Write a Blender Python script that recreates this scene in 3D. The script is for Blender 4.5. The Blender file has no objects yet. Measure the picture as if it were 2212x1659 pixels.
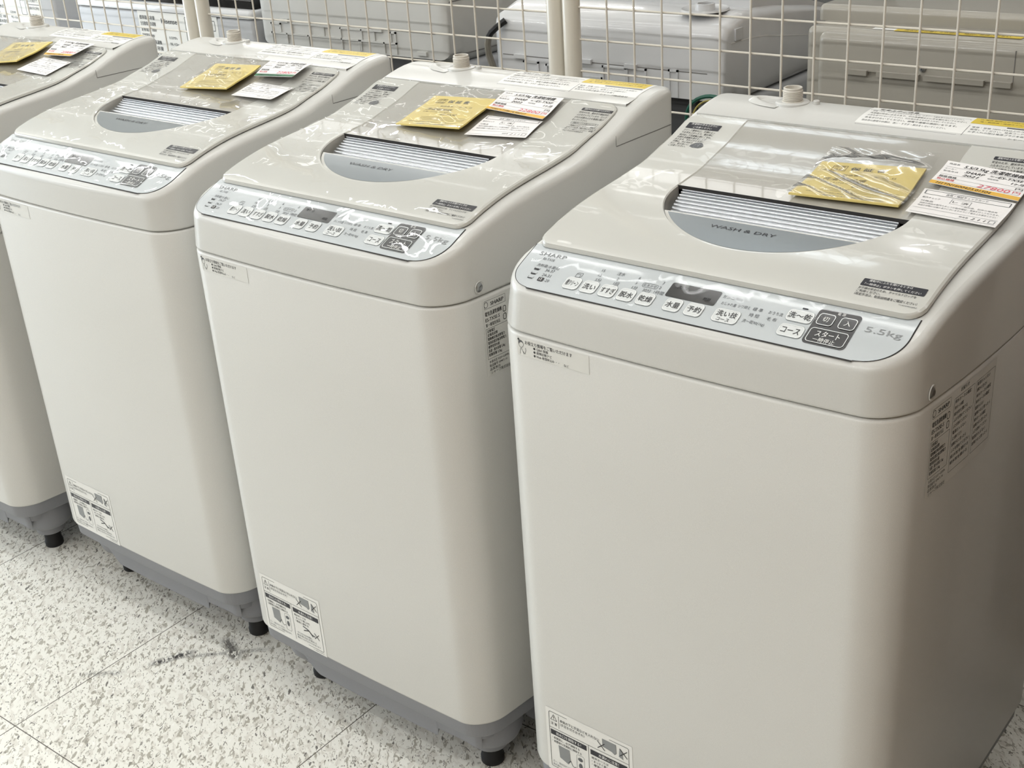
import bpy, bmesh, math, random
from mathutils import Vector, Matrix
random.seed(7)
SC = bpy.context.scene
COL = SC.collection
R = math.radians

# ------------------------------------------------------------------ camera
CAM = (1.18785, -1.00596, 1.31230)
YAW, PITCH, ROLL, FPX = -0.7037, 0.4425, -0.0691, 2765.18
def make_camera():
    cy, sy, cp, sp = math.cos(YAW), math.sin(YAW), math.cos(PITCH), math.sin(PITCH)
    f = Vector((sy*cp, cy*cp, -sp)); r0 = Vector((cy, -sy, 0)); u0 = r0.cross(f)
    c, s = math.cos(ROLL), math.sin(ROLL)
    r = c*r0 + s*u0; u = -s*r0 + c*u0
    cd = bpy.data.cameras.new('camera'); cd.sensor_width = 36; cd.lens = FPX/2212*36
    cd.sensor_fit = 'HORIZONTAL'; cd.clip_start = .02
    o = bpy.data.objects.new('camera', cd); COL.objects.link(o)
    o.matrix_world = Matrix(((r.x, u.x, -f.x, CAM[0]), (r.y, u.y, -f.y, CAM[1]), (r.z, u.z, -f.z, CAM[2]), (0, 0, 0, 1)))
    SC.camera = o
make_camera()

# ------------------------------------------------------------------ light
SC.view_settings.view_transform = 'Standard'
SC.view_settings.look = 'None'
SC.view_settings.gamma = 1
SC.view_settings.use_curve_mapping = False
SC.view_settings.exposure = 0.0
w = bpy.data.worlds.new('world'); SC.world = w; w.use_nodes = True
w.node_tree.nodes['Background'].inputs[0].default_value = (.55, .58, .62, 1)
w.node_tree.nodes['Background'].inputs[1].default_value = .10
def area(name, loc, rot, sx, sy, power, col=(1, 1, 1)):
    l = bpy.data.lights.new(name, 'AREA'); l.shape = 'RECTANGLE'; l.size = sx; l.size_y = sy
    l.energy = power; l.color = col
    o = bpy.data.objects.new(name, l); COL.objects.link(o)
    o.location = loc; o.rotation_euler = rot
    return o
CEIL = 2.75
for ty, pw in ((-2.8, 8.2), (-1.2, 3.2), (-0.2, 3.8), (0.7, 2.2), (2.2, .45), (3.1, .8), (4.2, 9.5)):                     # rows of ceiling tubes
    for tx in (-5.2, -3.9, -2.6, -1.3, 0.0, 1.3):
        for tilt in (-58, 58):                             # a bare tube shines to both sides
            area('ceiling_tube', (tx, ty, CEIL-.06), (R(tilt), 0, 0), 1.18, .045, pw, (1, .995, .985))
area('ceiling_panel', (-0.62, 1.92, CEIL-.06), (0, 0, 0), .62, .20, 1.9, (.84, .93, 1))   # cool ceiling panel behind the screens
d = area('downlight', (-.43, 2.75, CEIL-.06), (0, 0, 0), .10, .10, .7); d.data.shape = 'DISK'
area('daylight', (-6.3, -1.2, 1.5), (0, R(-90), 0), 2.2, 3.4, 150, (.74, .87, 1))

# ------------------------------------------------------------------ materials
def lin(c):
    return tuple((x/12.92 if x <= .04045 else ((x+.055)/1.055)**2.4) for x in (v/255 for v in c)) + (1,)
MATS = {}
def mat(name, rgb, rough=.5, metal=0, coat=0, spec=.5, alpha=None):
    m = bpy.data.materials.new(name); m.use_nodes = True
    b = m.node_tree.nodes['Principled BSDF']
    b.inputs['Base Color'].default_value = lin(rgb); b.inputs['Roughness'].default_value = rough
    b.inputs['Metallic'].default_value = metal; b.inputs['Coat Weight'].default_value = coat
    b.inputs['Coat Roughness'].default_value = .04
    b.inputs['Specular IOR Level'].default_value = spec
    MATS[name] = m
    return m
def N(m, t, **kw):
    n = m.node_tree.nodes.new(t)
    for k, v in kw.items(): setattr(n, k, v)
    return n
def grain(m, amt=.03, scale=1400, bump=0.0):
    nt = m.node_tree; b = nt.nodes['Principled BSDF']
    tc = N(m, 'ShaderNodeTexCoord'); no = N(m, 'ShaderNodeTexNoise'); no.inputs['Scale'].default_value = scale
    no.inputs['Detail'].default_value = 1
    hs = N(m, 'ShaderNodeHueSaturation'); mr = N(m, 'ShaderNodeMapRange')
    mr.inputs[1].default_value = .3; mr.inputs[2].default_value = .7
    mr.inputs[3].default_value = 1-amt; mr.inputs[4].default_value = 1+amt
    nt.links.new(tc.outputs['Object'], no.inputs['Vector']); nt.links.new(no.outputs['Fac'], mr.inputs[0])
    hs.inputs['Color'].default_value = b.inputs['Base Color'].default_value
    nt.links.new(mr.outputs[0], hs.inputs['Value']); nt.links.new(hs.outputs[0], b.inputs['Base Color'])
    if bump:
        bp = N(m, 'ShaderNodeBump'); bp.inputs['Strength'].default_value = bump; bp.inputs['Distance'].default_value = .001
        nt.links.new(no.outputs['Fac'], bp.inputs['Height']); nt.links.new(bp.outputs[0], b.inputs['Normal'])
    return m
M_BODY = grain(mat('pearl_white_steel', (216, 216, 212), .34, 0, .15), .035, 1500)
M_COVER = grain(mat('white_plastic_cover', (206, 206, 202), .28, 0, .15), .02, 1500)
M_LID = mat('white_lid', (201, 201, 195), .16, 0, .4)
M_LIDC = mat('darker_white_lid_centre', (173, 171, 164), .14, 0, .5)  # lid centre in a darker white than the rest of the lid
M_PANEL = mat('pale_grey_panel', (186, 192, 194), .22, 0, .3)
M_BASE = grain(mat('grey_base_plastic', (140, 142, 147), .55), .03, 900)
M_FOOT = mat('black_rubber', (22, 23, 26), .6)
M_DARK = mat('dark_gap', (45, 43, 42), .7)
M_LINE = mat('seam_shadow_line', (120, 118, 115), .6)
M_INK = mat('black_ink', (28, 28, 32), .45)
M_INKG = mat('grey_ink', (92, 95, 98), .45)
M_INKL = mat('light_grey_ink', (140, 143, 144), .4)
M_WHITE = mat('white_print', (238, 238, 236), .45)
M_PAPER2 = mat('pale_sticker', (219, 219, 214), .36)
M_PAPER = mat('white_sticker', (236, 236, 232), .4)
M_NAVY = mat('dark_navy_print', (26, 27, 38), .35)
M_BTN = mat('button_white', (214, 218, 217), .25, 0, .3)
M_RING = mat('button_rim', (232, 235, 234), .12, 0, .6)
M_RINGD = mat('button_outline', (150, 156, 158), .3)
M_PAD = mat('black_pad', (30, 30, 33), .2, 0, .4)
M_DISP = mat('black_display', (24, 24, 24), .12, 0, .5)
M_SILV = mat('brushed_silver_plate', (140, 147, 151), .3, .4)
M_RIB = mat('ribbed_silver', (186, 189, 193), .2, .9)
M_SCREW = mat('steel_screw', (150, 152, 152), .3, .8)
M_INLET = mat('beige_inlet_plastic', (205, 200, 190), .45)
M_YEL = mat('yellow_warning_band', (222, 196, 62), .35)
M_CARD = mat('yellow_card', (226, 206, 128), .6)
M_CARDD = mat('card_ink', (110, 95, 50), .6)
M_TAG = mat('white_tag_paper', (238, 236, 234), .6)
M_RED = mat('red_ink', (205, 60, 70), .5)
M_PINK = mat('pink_handwriting', (226, 88, 108), .5)
M_ORANGE = mat('orange_stripe', (226, 178, 72), .5)
M_GREEN = mat('green_stripe', (62, 120, 84), .5)
M_WIRE = mat('cream_coated_wire', (222, 216, 204), .35)
M_POST = mat('cream_post', (216, 211, 198), .3, 0, .2)
M_WHITEB = mat('back_white_plastic', (206, 207, 208), .3, 0, .5)
M_GREYB = mat('back_grey_plastic', (196, 196, 192), .5)
M_SHADEB = mat('back_shade_toned_plastic', (158, 154, 144), .4, 0, .6)  # white-grey plastic toned beige, the shade on its back put into the colour
M_STEELD = mat('dark_rear_plate', (70, 71, 72), .6)
M_SIDEB = mat('blue_white_side', (192, 194, 197), .35)
M_BLACKG = mat('black_glass', (18, 16, 18), .1)
M_FRIDGE = mat('dark_grey_door', (98, 99, 98), .45)
M_CABLE = mat('grey_cable', (120, 116, 106), .5)
M_CABLEG = mat('green_cable', (28, 92, 74), .4)
M_CREAMW = mat('yellow_wire', (220, 205, 120), .4)
M_CEIL = mat('ceiling_white', (225, 224, 220), .8)
M_WALL = mat('wall_cream', (212, 210, 204), .8)
M_BLOCK = mat('brown_shade_panel', (84, 64, 46), .5)
M_WALLF = mat('tan_wall', (96, 90, 80), .7)
M_WOOD = grain(mat('brown_partition', (158, 128, 92), .55), .12, 18)

def film_material(name, amount, scale, seed, weight=.9, rough=.03):
    m = bpy.data.materials.new(name); m.use_nodes = True; nt = m.node_tree
    for n in list(nt.nodes): nt.nodes.remove(n)
    L = nt.links.new
    out = N(m, 'ShaderNodeOutputMaterial'); mix = N(m, 'ShaderNodeMixShader')
    tr = N(m, 'ShaderNodeBsdfTransparent'); gl = N(m, 'ShaderNodeBsdfGlossy')
    gl.inputs['Roughness'].default_value = rough
    tc = N(m, 'ShaderNodeTexCoord'); mp = N(m, 'ShaderNodeMapping'); mp.inputs['Location'].default_value = (seed, seed*.7, 0)
    L(tc.outputs['Object'], mp.inputs['Vector'])
    no = N(m, 'ShaderNodeTexNoise'); no.inputs['Scale'].default_value = scale*.6; no.inputs['Detail'].default_value = 3
    L(mp.outputs[0], no.inputs['Vector'])
    vm = N(m, 'ShaderNodeVectorMath', operation='SCALE'); vm.inputs['Scale'].default_value = .06
    L(no.outputs['Color'], vm.inputs[0])
    va = N(m, 'ShaderNodeVectorMath', operation='ADD'); L(mp.outputs[0], va.inputs[0]); L(vm.outputs[0], va.inputs[1])
    vo = N(m, 'ShaderNodeTexVoronoi'); vo.inputs['Scale'].default_value = scale; L(va.outputs[0], vo.inputs['Vector'])
    n2 = N(m, 'ShaderNodeTexNoise'); n2.inputs['Scale'].default_value = scale*1.2; n2.inputs['Detail'].default_value = 2
    n2.inputs['Distortion'].default_value = 1.5
    L(mp.outputs[0], n2.inputs['Vector'])
    s1 = N(m, 'ShaderNodeVectorMath', operation='SUBTRACT'); s1.inputs[1].default_value = (.5, .5, .5); L(vo.outputs['Color'], s1.inputs[0])
    k1 = N(m, 'ShaderNodeVectorMath', operation='SCALE'); k1.inputs['Scale'].default_value = amount; L(s1.outputs[0], k1.inputs[0])
    s2 = N(m, 'ShaderNodeVectorMath', operation='SUBTRACT'); s2.inputs[1].default_value = (.5, .5, .5); L(n2.outputs['Color'], s2.inputs[0])
    k2 = N(m, 'ShaderNodeVectorMath', operation='SCALE'); k2.inputs['Scale'].default_value = amount*1.6; L(s2.outputs[0], k2.inputs[0])
    geo = N(m, 'ShaderNodeNewGeometry')
    a1 = N(m, 'ShaderNodeVectorMath', operation='ADD'); L(geo.outputs['Normal'], a1.inputs[0]); L(k1.outputs[0], a1.inputs[1])
    a2 = N(m, 'ShaderNodeVectorMath', operation='ADD'); L(a1.outputs[0], a2.inputs[0]); L(k2.outputs[0], a2.inputs[1])
    nm = N(m, 'ShaderNodeVectorMath', operation='NORMALIZE'); L(a2.outputs[0], nm.inputs[0])
    L(nm.outputs[0], gl.inputs['Normal'])
    dt = N(m, 'ShaderNodeVectorMath', operation='DOT_PRODUCT'); L(nm.outputs[0], dt.inputs[0]); L(geo.outputs['Incoming'], dt.inputs[1])
    def mm(op, x, y=None):
        n = N(m, 'ShaderNodeMath', operation=op); n.use_clamp = op in ('SUBTRACT', 'MULTIPLY')
        for i, q in enumerate((x, y)):
            if q is None: continue
            if isinstance(q, float): n.inputs[i].default_value = q
            else: L(q, n.inputs[i])
        return n.outputs[0]
    sch = mm('POWER', mm('SUBTRACT', 1.0, mm('ABSOLUTE', dt.outputs['Value'])), 5.0)
    fac = mm('MULTIPLY', mm('ADD', mm('MULTIPLY', sch, .95), .045), float(weight))
    L(fac, mix.inputs[0])
    L(tr.outputs[0], mix.inputs[1]); L(gl.outputs[0], mix.inputs[2]); L(mix.outputs[0], out.inputs[0])
    MATS[name] = m
    return m
FILMS = {4: film_material('clear_film_smooth', .05, 11, 3.1, .32), 3: film_material('clear_film_wrinkled', .12, 13, 0.4, 1.1),
         2: film_material('clear_film_creased', .10, 14, 5.2, 1.0), 1: film_material('clear_film_rumpled', .10, 14, 8.3, 1.0)}
M_SLEEVE = film_material('clear_sleeve', .10, 12, 2.2, 3.4, .11)
M_SLEEVE2 = film_material('clear_flat_sleeve', .06, 14, 4.4, 1.5, .05)

# ------------------------------------------------------------------ helpers
class MB:
    def __init__(s): s.v = []; s.f = []; s.m = []; s.mats = []
    def mi(s, m):
        if m not in s.mats: s.mats.append(m)
        return s.mats.index(m)
    def add(s, vs, fs, m):
        o = len(s.v); i = s.mi(m); s.v += [tuple(p) for p in vs]
        for f in fs: s.f.append(tuple(a+o for a in f)); s.m.append(i)
    def grid(s, fn, nu, nv, m, flip=False):
        vs = [fn(i/nu, j/nv) for j in range(nv+1) for i in range(nu+1)]
        fs = []
        for j in range(nv):
            for i in range(nu):
                a = j*(nu+1)+i; q = (a, a+1, a+nu+2, a+nu+1)
                fs.append(q[::-1] if flip else q)
        s.add(vs, fs, m)
    def rings(s, rings, m, close=True, cap0=False, cap1=False):
        n = len(rings[0]); vs = [p for r in rings for p in r]; fs = []
        for k in range(len(rings)-1):
            for i in range(n if close else n-1):
                j = (i+1) % n
                fs.append((k*n+i, k*n+j, (k+1)*n+j, (k+1)*n+i))
        if cap0: fs.append(tuple(range(n))[::-1])
        if cap1: fs.append(tuple((len(rings)-1)*n+i for i in range(n)))
        s.add(vs, fs, m)
    def box(s, x0, x1, y0, y1, z0, z1, m):
        v = [(x, y, z) for z in (z0, z1) for y in (y0, y1) for x in (x0, x1)]
        s.add(v, [(0, 2, 3, 1), (4, 5, 7, 6), (0, 1, 5, 4), (2, 6, 7, 3), (0, 4, 6, 2), (1, 3, 7, 5)], m)
    def rbox(s, x0, x1, y0, y1, z0, z1, r, m, seg=4):
        # box with rounded top edges and vertical corners
        def loop(d, z):
            pts = []; rr = max(r-d, .0005)
            for cx, cy, a0 in ((x1-d-rr, y1-d-rr, 0), (x0+d+rr, y1-d-rr, 90), (x0+d+rr, y0+d+rr, 180), (x1-d-rr, y0+d+rr, 270)):
                for k in range(seg+1):
                    a = R(a0+90*k/seg); pts.append((cx+rr*math.cos(a), cy+rr*math.sin(a), z))
            return pts
        rg = [loop(0, z0)]
        for k in range(seg+1):
            a = R(90*k/seg); rg.append(loop(r*.9*(1-math.cos(a)), z1-r+r*math.sin(a)))
        s.rings(rg, m, cap0=True, cap1=True)
    def lathe(s, prof, c, m, n=24, caps=(False, False)):
        rg = [[(c[0]+r*math.cos(2*math.pi*i/n), c[1]+r*math.sin(2*math.pi*i/n), c[2]+z) for i in range(n)] for r, z in prof]
        s.rings(rg, m, cap0=caps[0], cap1=caps[1])
    def tube(s, pts, r, m, n=8):
        pts = [Vector(p) for p in pts]; rg = []
        for i, p in enumerate(pts):
            t = (pts[min(i+1, len(pts)-1)]-pts[max(i-1, 0)]).normalized()
            a = t.orthogonal().normalized() if i == 0 else (a_prev - t*a_prev.dot(t)).normalized()
            a_prev = a; b = t.cross(a)
            rg.append([tuple(p+r*(math.cos(2*math.pi*k/n)*a+math.sin(2*math.pi*k/n)*b)) for k in range(n)])
        s.rings(rg, m, cap0=True, cap1=True)
    # --- flat print through a mapping fn(u, v, lift)
    def rect(s, fn, u0, u1, v0, v1, m, lift=.0002, nu=1, nv=1):
        s.grid(lambda a, b: fn(u0+(u1-u0)*a, v0+(v1-v0)*b, lift), nu, nv, m)
    def rrect(s, fn, u0, u1, v0, v1, r, m, lift=.0002, seg=4):
        s.add([fn(u, v, lift) for u, v in rr_pts(u0, u1, v0, v1, r, seg)], [tuple(range(4*(seg+1)))], m)
    def frame(s, fn, u0, u1, v0, v1, t, m, lift=.0003, r=0.0, seg=4):
        if r <= 0: r = t*1.01; seg = 1
        a = rr_pts(u0, u1, v0, v1, r, seg); b = rr_pts(u0+t, u1-t, v0+t, v1-t, max(r-t, 1e-5), seg); n = len(a)
        s.add([fn(u, v, lift) for u, v in a+b], [(i, (i+1) % n, n+(i+1) % n, n+i) for i in range(n)], m)
    def stroke(s, fn, pts, t, m, lift=.0003):
        fine = [pts[0]]
        for (a, b), (c, d) in zip(pts[:-1], pts[1:]):
            n = max(1, min(12, int(math.hypot(c-a, d-b)/.012))) if abs(c-a) < .5 else 1
            fine += [(a+(c-a)*i/n, b+(d-b)*i/n) for i in range(1, n+1)]
        for (a, b), (c, d) in zip(fine[:-1], fine[1:]):
            dx, dy = c-a, d-b; l = math.hypot(dx, dy) or 1; nx, ny = -dy/l*t/2, dx/l*t/2
            s.add([fn(a+nx, b+ny, lift), fn(a-nx, b-ny, lift), fn(c-nx, d-ny, lift), fn(c+nx, d+ny, lift)], [(0, 1, 2, 3)], m)
    def poly(s, fn, pts, m, lift=.0003):
        s.add([fn(u, v, lift) for u, v in pts], [tuple(range(len(pts)))], m)
    def text(s, fn, st, u, v, h, m, al='C', w=None, bold=0.0, lift=.0004, shear=0.0):
        vs, fs, bb = text_mesh(st, 0.0, shear)
        x0, x1 = bb; k = h*1.08; kx = k if w is None else w/max(x1-x0, 1e-6)
        if w is not None and al == 'L': pass
        off = {'C': -(x0+x1)/2, 'L': -x0, 'R': -x1}[al]
        for dx, dl in (((0, 0),) if bold <= 0 else ((-bold*.9, 0), (bold*.9, .00003))):      # bold: two strokes side by side
            s.add([fn(u+(a+off+dx)*kx, v+(b-.36)*k, lift+dl) for a, b in vs], fs, m)
    def build(s, name, parent=None, smooth=40):
        me = bpy.data.meshes.new(name); me.from_pydata(s.v, [], s.f)
        for m in s.mats: me.materials.append(m)
        for p, i in zip(me.polygons, s.m): p.material_index = i
        me.validate(); me.update()
        if smooth:
            me.shade_smooth(); me.set_sharp_from_angle(angle=R(smooth))
        o = bpy.data.objects.new(name, me); COL.objects.link(o)
        if parent: o.parent = parent
        return o
def rr_pts(u0, u1, v0, v1, r, seg):
    p = []
    for cx, cy, a0 in ((u1-r, v1-r, 0), (u0+r, v1-r, 90), (u0+r, v0+r, 180), (u1-r, v0+r, 270)):
        for k in range(seg+1):
            a = R(a0+90*k/seg); p.append((cx+r*math.cos(a), cy+r*math.sin(a)))
    return p
TXT = {}
def text_mesh(st, bold, shear):
    key = (st, bold, shear)
    if key not in TXT:
        c = bpy.data.curves.new('t', 'FONT'); c.body = st; c.size = 1; c.resolution_u = 2; c.offset = bold; c.shear = shear
        o = bpy.data.objects.new('t', c); COL.objects.link(o)
        bpy.context.view_layer.update()
        dg = bpy.context.evaluated_depsgraph_get()
        me = bpy.data.meshes.new_from_object(o.evaluated_get(dg))
        vs = [(v.co.x, v.co.y) for v in me.vertices]; fs = [tuple(p.vertices) for p in me.polygons]
        bpy.data.objects.remove(o); bpy.data.curves.remove(c); bpy.data.meshes.remove(me)
        xs = [p[0] for p in vs] or [0, 1]
        TXT[key] = (vs, fs, (min(xs), max(xs)))
    return TXT[key]
def tag(o, label, cat, group=None):
    o['label'] = label; o['category'] = cat
    if group: o['group'] = group
    return o
def thing(name, label, cat, loc=(0, 0, 0), rz=0, group=None):
    o = bpy.data.objects.new(name, None); COL.objects.link(o); o.empty_display_size = .1
    o.location = loc; o.rotation_euler = (0, 0, rz)
    return tag(o, label, cat, group)
def struct(name, mb, smooth=0):
    o = mb.build(name, None, smooth); o['kind'] = 'structure'; return o
def copy_tree(o, parent=None):
    c = o.copy(); COL.objects.link(c)
    if parent: c.parent = parent
    for ch in o.children: copy_tree(ch, c)
    return c

# ------------------------------------------------------------------ room
TX, TY, TS, TR = -.9460, -.3046, .45, .0166
def floor_material():
    m = mat('speckled_floor_tile', (214, 210, 200), .38, 0, .12); nt = m.node_tree; L = nt.links.new
    b = nt.nodes['Principled BSDF']
    geo = N(m, 'ShaderNodeNewGeometry')
    def mapping(loc, rot, sc=(1, 1, 1)):
        mp = N(m, 'ShaderNodeMapping', vector_type='TEXTURE'); mp.inputs['Location'].default_value = loc
        mp.inputs['Rotation'].default_value = rot; mp.inputs['Scale'].default_value = sc
        L(geo.outputs['Position'], mp.inputs['Vector']); return mp.outputs[0]
    def math_(op, a, bb=None, clamp=False):
        n = N(m, 'ShaderNodeMath', operation=op); n.use_clamp = clamp
        for i, x in enumerate((a, bb)):
            if x is None: continue
            if isinstance(x, (int, float)): n.inputs[i].default_value = x
            else: L(x, n.inputs[i])
        return n.outputs[0]
    def ramp(x, lo, hi, a=0., bb=1.):
        n = N(m, 'ShaderNodeMapRange'); n.inputs[1].default_value = lo; n.inputs[2].default_value = hi
        n.inputs[3].default_value = a; n.inputs[4].default_value = bb; L(x, n.inputs[0]); return n.outputs[0]
    def mixc(f, a, bb):
        n = N(m, 'ShaderNodeMix', data_type='RGBA'); L(f, n.inputs[0])
        for i, x in ((6, a), (7, bb)):
            if isinstance(x, tuple): n.inputs[i].default_value = x
            else: L(x, n.inputs[i])
        return n.outputs[2]
    def noise(vec, sc, det=2., dist=0.):
        n = N(m, 'ShaderNodeTexNoise'); n.inputs['Scale'].default_value = sc; n.inputs['Detail'].default_value = det
        n.inputs['Distortion'].default_value = dist; L(vec, n.inputs['Vector']); return n.outputs['Fac']
    p = mapping((0, 0, 0), (0, 0, R(-32)), (2.0, 1.0, 1)); p2 = mapping((3, 1, 0), (0, 0, R(-50)), (2.2, 1, 1))
    c = mixc(ramp(noise(p, 95, 3, .6), .52, .60), lin((240, 239, 231)), lin((224, 221, 212)))
    c = mixc(ramp(noise(p2, 150, 2, .8), .57, .63), c, lin((176, 172, 160)))
    c = mixc(ramp(noise(p, 210, 2, 1.2), .63, .67), c, lin((142, 138, 129)))
    c = mixc(ramp(noise(p2, 130, 2, 0.), .66, .69), c, lin((120, 117, 111)))
    c = mixc(ramp(noise(p2, 170, 2, .4), .30, .35, 1, 0), c, lin((248, 247, 242)))
    # tile joints
    q = mapping((TX, TY, 0), (0, 0, TR)); sp = N(m, 'ShaderNodeSeparateXYZ'); L(q, sp.inputs[0])
    f = None
    for o in (0, 1):
        a = math_('MULTIPLY', sp.outputs[o], 1/TS); a = math_('ADD', a, .5); a = math_('FRACT', a); a = math_('SUBTRACT', a, .5); a = math_('ABSOLUTE', a)
        g = ramp(a, .0011, .0026, 1, 0); f = g if f is None else math_('MAXIMUM', f, g)
    c = mixc(f, c, lin((84, 78, 70)))
    # scuff marks
    for (x0, y0, x1, y1, wd, st) in ((-.445, -.078, -.408, -.004, .011, 1.0), (-.398, .050, -.325, .016, .016, .8), (-.425, -.04, -.30, .075, .008, .5), (-.52, -.16, -.46, -.11, .010, .5)):
        ln = math.hypot(x1-x0, y1-y0); an = math.atan2(y1-y0, x1-x0)
        q = mapping(((x0+x1)/2, (y0+y1)/2, 0), (0, 0, an), (ln/2, wd, 1)); s2 = N(m, 'ShaderNodeSeparateXYZ'); L(q, s2.inputs[0])
        u = ramp(math_('ABSOLUTE', s2.outputs[0]), .6, 1.05, 1, 0); v = ramp(math_('ABSOLUTE', s2.outputs[1]), .2, 1., 1, 0)
        k = math_('MULTIPLY', math_('MULTIPLY', u, v), ramp(noise(p, 190, 3, 1.), .36, .50, 0, st))
        c = mixc(k, c, lin((58, 56, 56)))
    L(c, b.inputs['Base Color'])
    return m
X0, X1, Y0, Y1 = -6.5, 2.6, -3.4, 8.2
mb = MB(); mb.box(X0, X1, Y0, Y1, -.05, 0, floor_material()); struct('floor', mb)
mb = MB(); mb.box(X0, X1, Y0, Y1, CEIL, CEIL+.05, M_CEIL); struct('ceiling', mb)
mb = MB(); mb.box(X0, X1, Y1, Y1+.05, 0, CEIL, M_WALL); struct('wall_back', mb)
mb = MB(); mb.box(X0, X1, Y0-.05, Y0, 0, CEIL, M_WALLF); struct('wall_front', mb)
mb = MB(); mb.box(X0-.05, X0, Y0, Y1, 0, CEIL, M_WALL); struct('wall_left', mb)
mb = MB(); mb.box(X1, X1+.05, Y0, Y1, 0, CEIL, M_WOOD); struct('wall_right', mb)
mb = MB(); mb.box(1.02, 1.05, -.02, .62, 0, 1.60, M_BLOCK); struct('unseen_shade_panel', mb)  # unseen panel, added to darken the right side of the nearest washer

# ------------------------------------------------------------------ washer-dryer of the front row
H, RC, SA, YT, DEP = .2573, .0452, .0193, .2919, .478
ZSEAM, ZBOT = .7546, .1307
PY = [-.006, .015, .035, .072, .10, .14, .18, .222, .27, .307, .337, .378, .416, .44, .46, .485, .5]
PZ = [.808, .817, .826, .841, .849, .857, .862, .866, .872, .882, .890, .905, .915, .919, .920, .919, .919]
def pchip():
    n = len(PY); h = [PY[i+1]-PY[i] for i in range(n-1)]; d = [(PZ[i+1]-PZ[i])/h[i] for i in range(n-1)]
    s = [d[0]]+[0 if d[i-1]*d[i] <= 0 else 2*d[i-1]*d[i]/(d[i-1]+d[i]) for i in range(1, n-1)]+[d[-1]]
    return h, s
PH, PS = pchip()
def S(y):
    if y <= PY[0]: return PZ[0]+(y-PY[0])*PS[0]
    if y >= PY[-1]: return PZ[-1]
    i = max(k for k in range(len(PY)-1) if PY[k] <= y); t = (y-PY[i])/PH[i]
    return (1+2*t)*(1-t)**2*PZ[i]+t*(1-t)**2*PH[i]*PS[i]+t*t*(3-2*t)*PZ[i+1]+t*t*(t-1)*PH[i]*PS[i+1]
def sx(y): return H-SA*max(0, min(1, (YT-y)/YT))**2
def half(b, front=24):
    """right half of the plan, from the middle of the front round to the middle of the rear"""
    xc = sx(RC)-RC; sl = 2*SA*(YT-RC)/YT**2
    fy = lambda x: -b*(1-(x/H)**2)
    pts = [(xc*i/front, fy(xc*i/front)) for i in range(front)]
    for k in range(13):
        t = R(90)*(1-k/12); x = xc+RC*math.cos(t)-sl*RC*math.sin(t)*math.cos(t); pts.append((x, RC-RC*math.sin(t)+fy(x)))
    pts += [(sx(y), y) for y in [RC+(DEP-.02-RC)*i/26 for i in range(1, 27)]]
    for k in range(1, 7):
        t = R(90)*k/6; pts.append((H-.02+.02*math.cos(t), DEP-.02+.02*math.sin(t)))
    pts += [((H-.02)*(1-i/6), DEP) for i in range(1, 7)]
    return pts
def outline(b, d=0.0):
    p = half(b); n = len(p); out = []
    for i in range(n):
        a = p[i-1] if i else (-p[1][0], p[1][1]); c = p[i+1] if i < n-1 else (-p[n-2][0], p[n-2][1])
        tx, ty = c[0]-a[0], c[1]-a[1]; l = math.hypot(tx, ty)
        out.append((max(0, p[i][0]-ty/l*d) if 0 < i < n-1 else 0.0, p[i][1]+tx/l*d))
    return out+[(-x, y) for x, y in out[-2:0:-1]]
NH = len(half(0))
def fronty(x, z=.75):
    t = (z-ZBOT)/(ZSEAM-ZBOT); b = .0047+(.009-.0047)*max(0, min(1, t)); return -b*(1-(x/H)**2)
LX0, LX1, LY0, LY1 = -.2140, .2290, .0565, .3870
CXL, CXR, EY, EA, EB, EC = -.134, .146, .2225, .140, .1225, .006
def hh(y): return .0065 if y < .25 else .0065-.0035*(y-.25)/.137
def dip(x, y):
    return .0013 if (CXL < x < CXR and y > EY) else 0.0
def ztop(x, y): return S(y)+hh(y)-dip(x, y)
on_lid = lambda u, v, l: (u, v, ztop(u, v)+l)
on_panel = lambda u, v, l: (u, v, S(v)+.0006+l)
on_cover = lambda u, v, l: (u, v, S(v)+l)
on_front = lambda u, v, l: (u, fronty(u, v)-l, v)
on_side = lambda u, v, l: (sx(u)+l, u, v)

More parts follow.
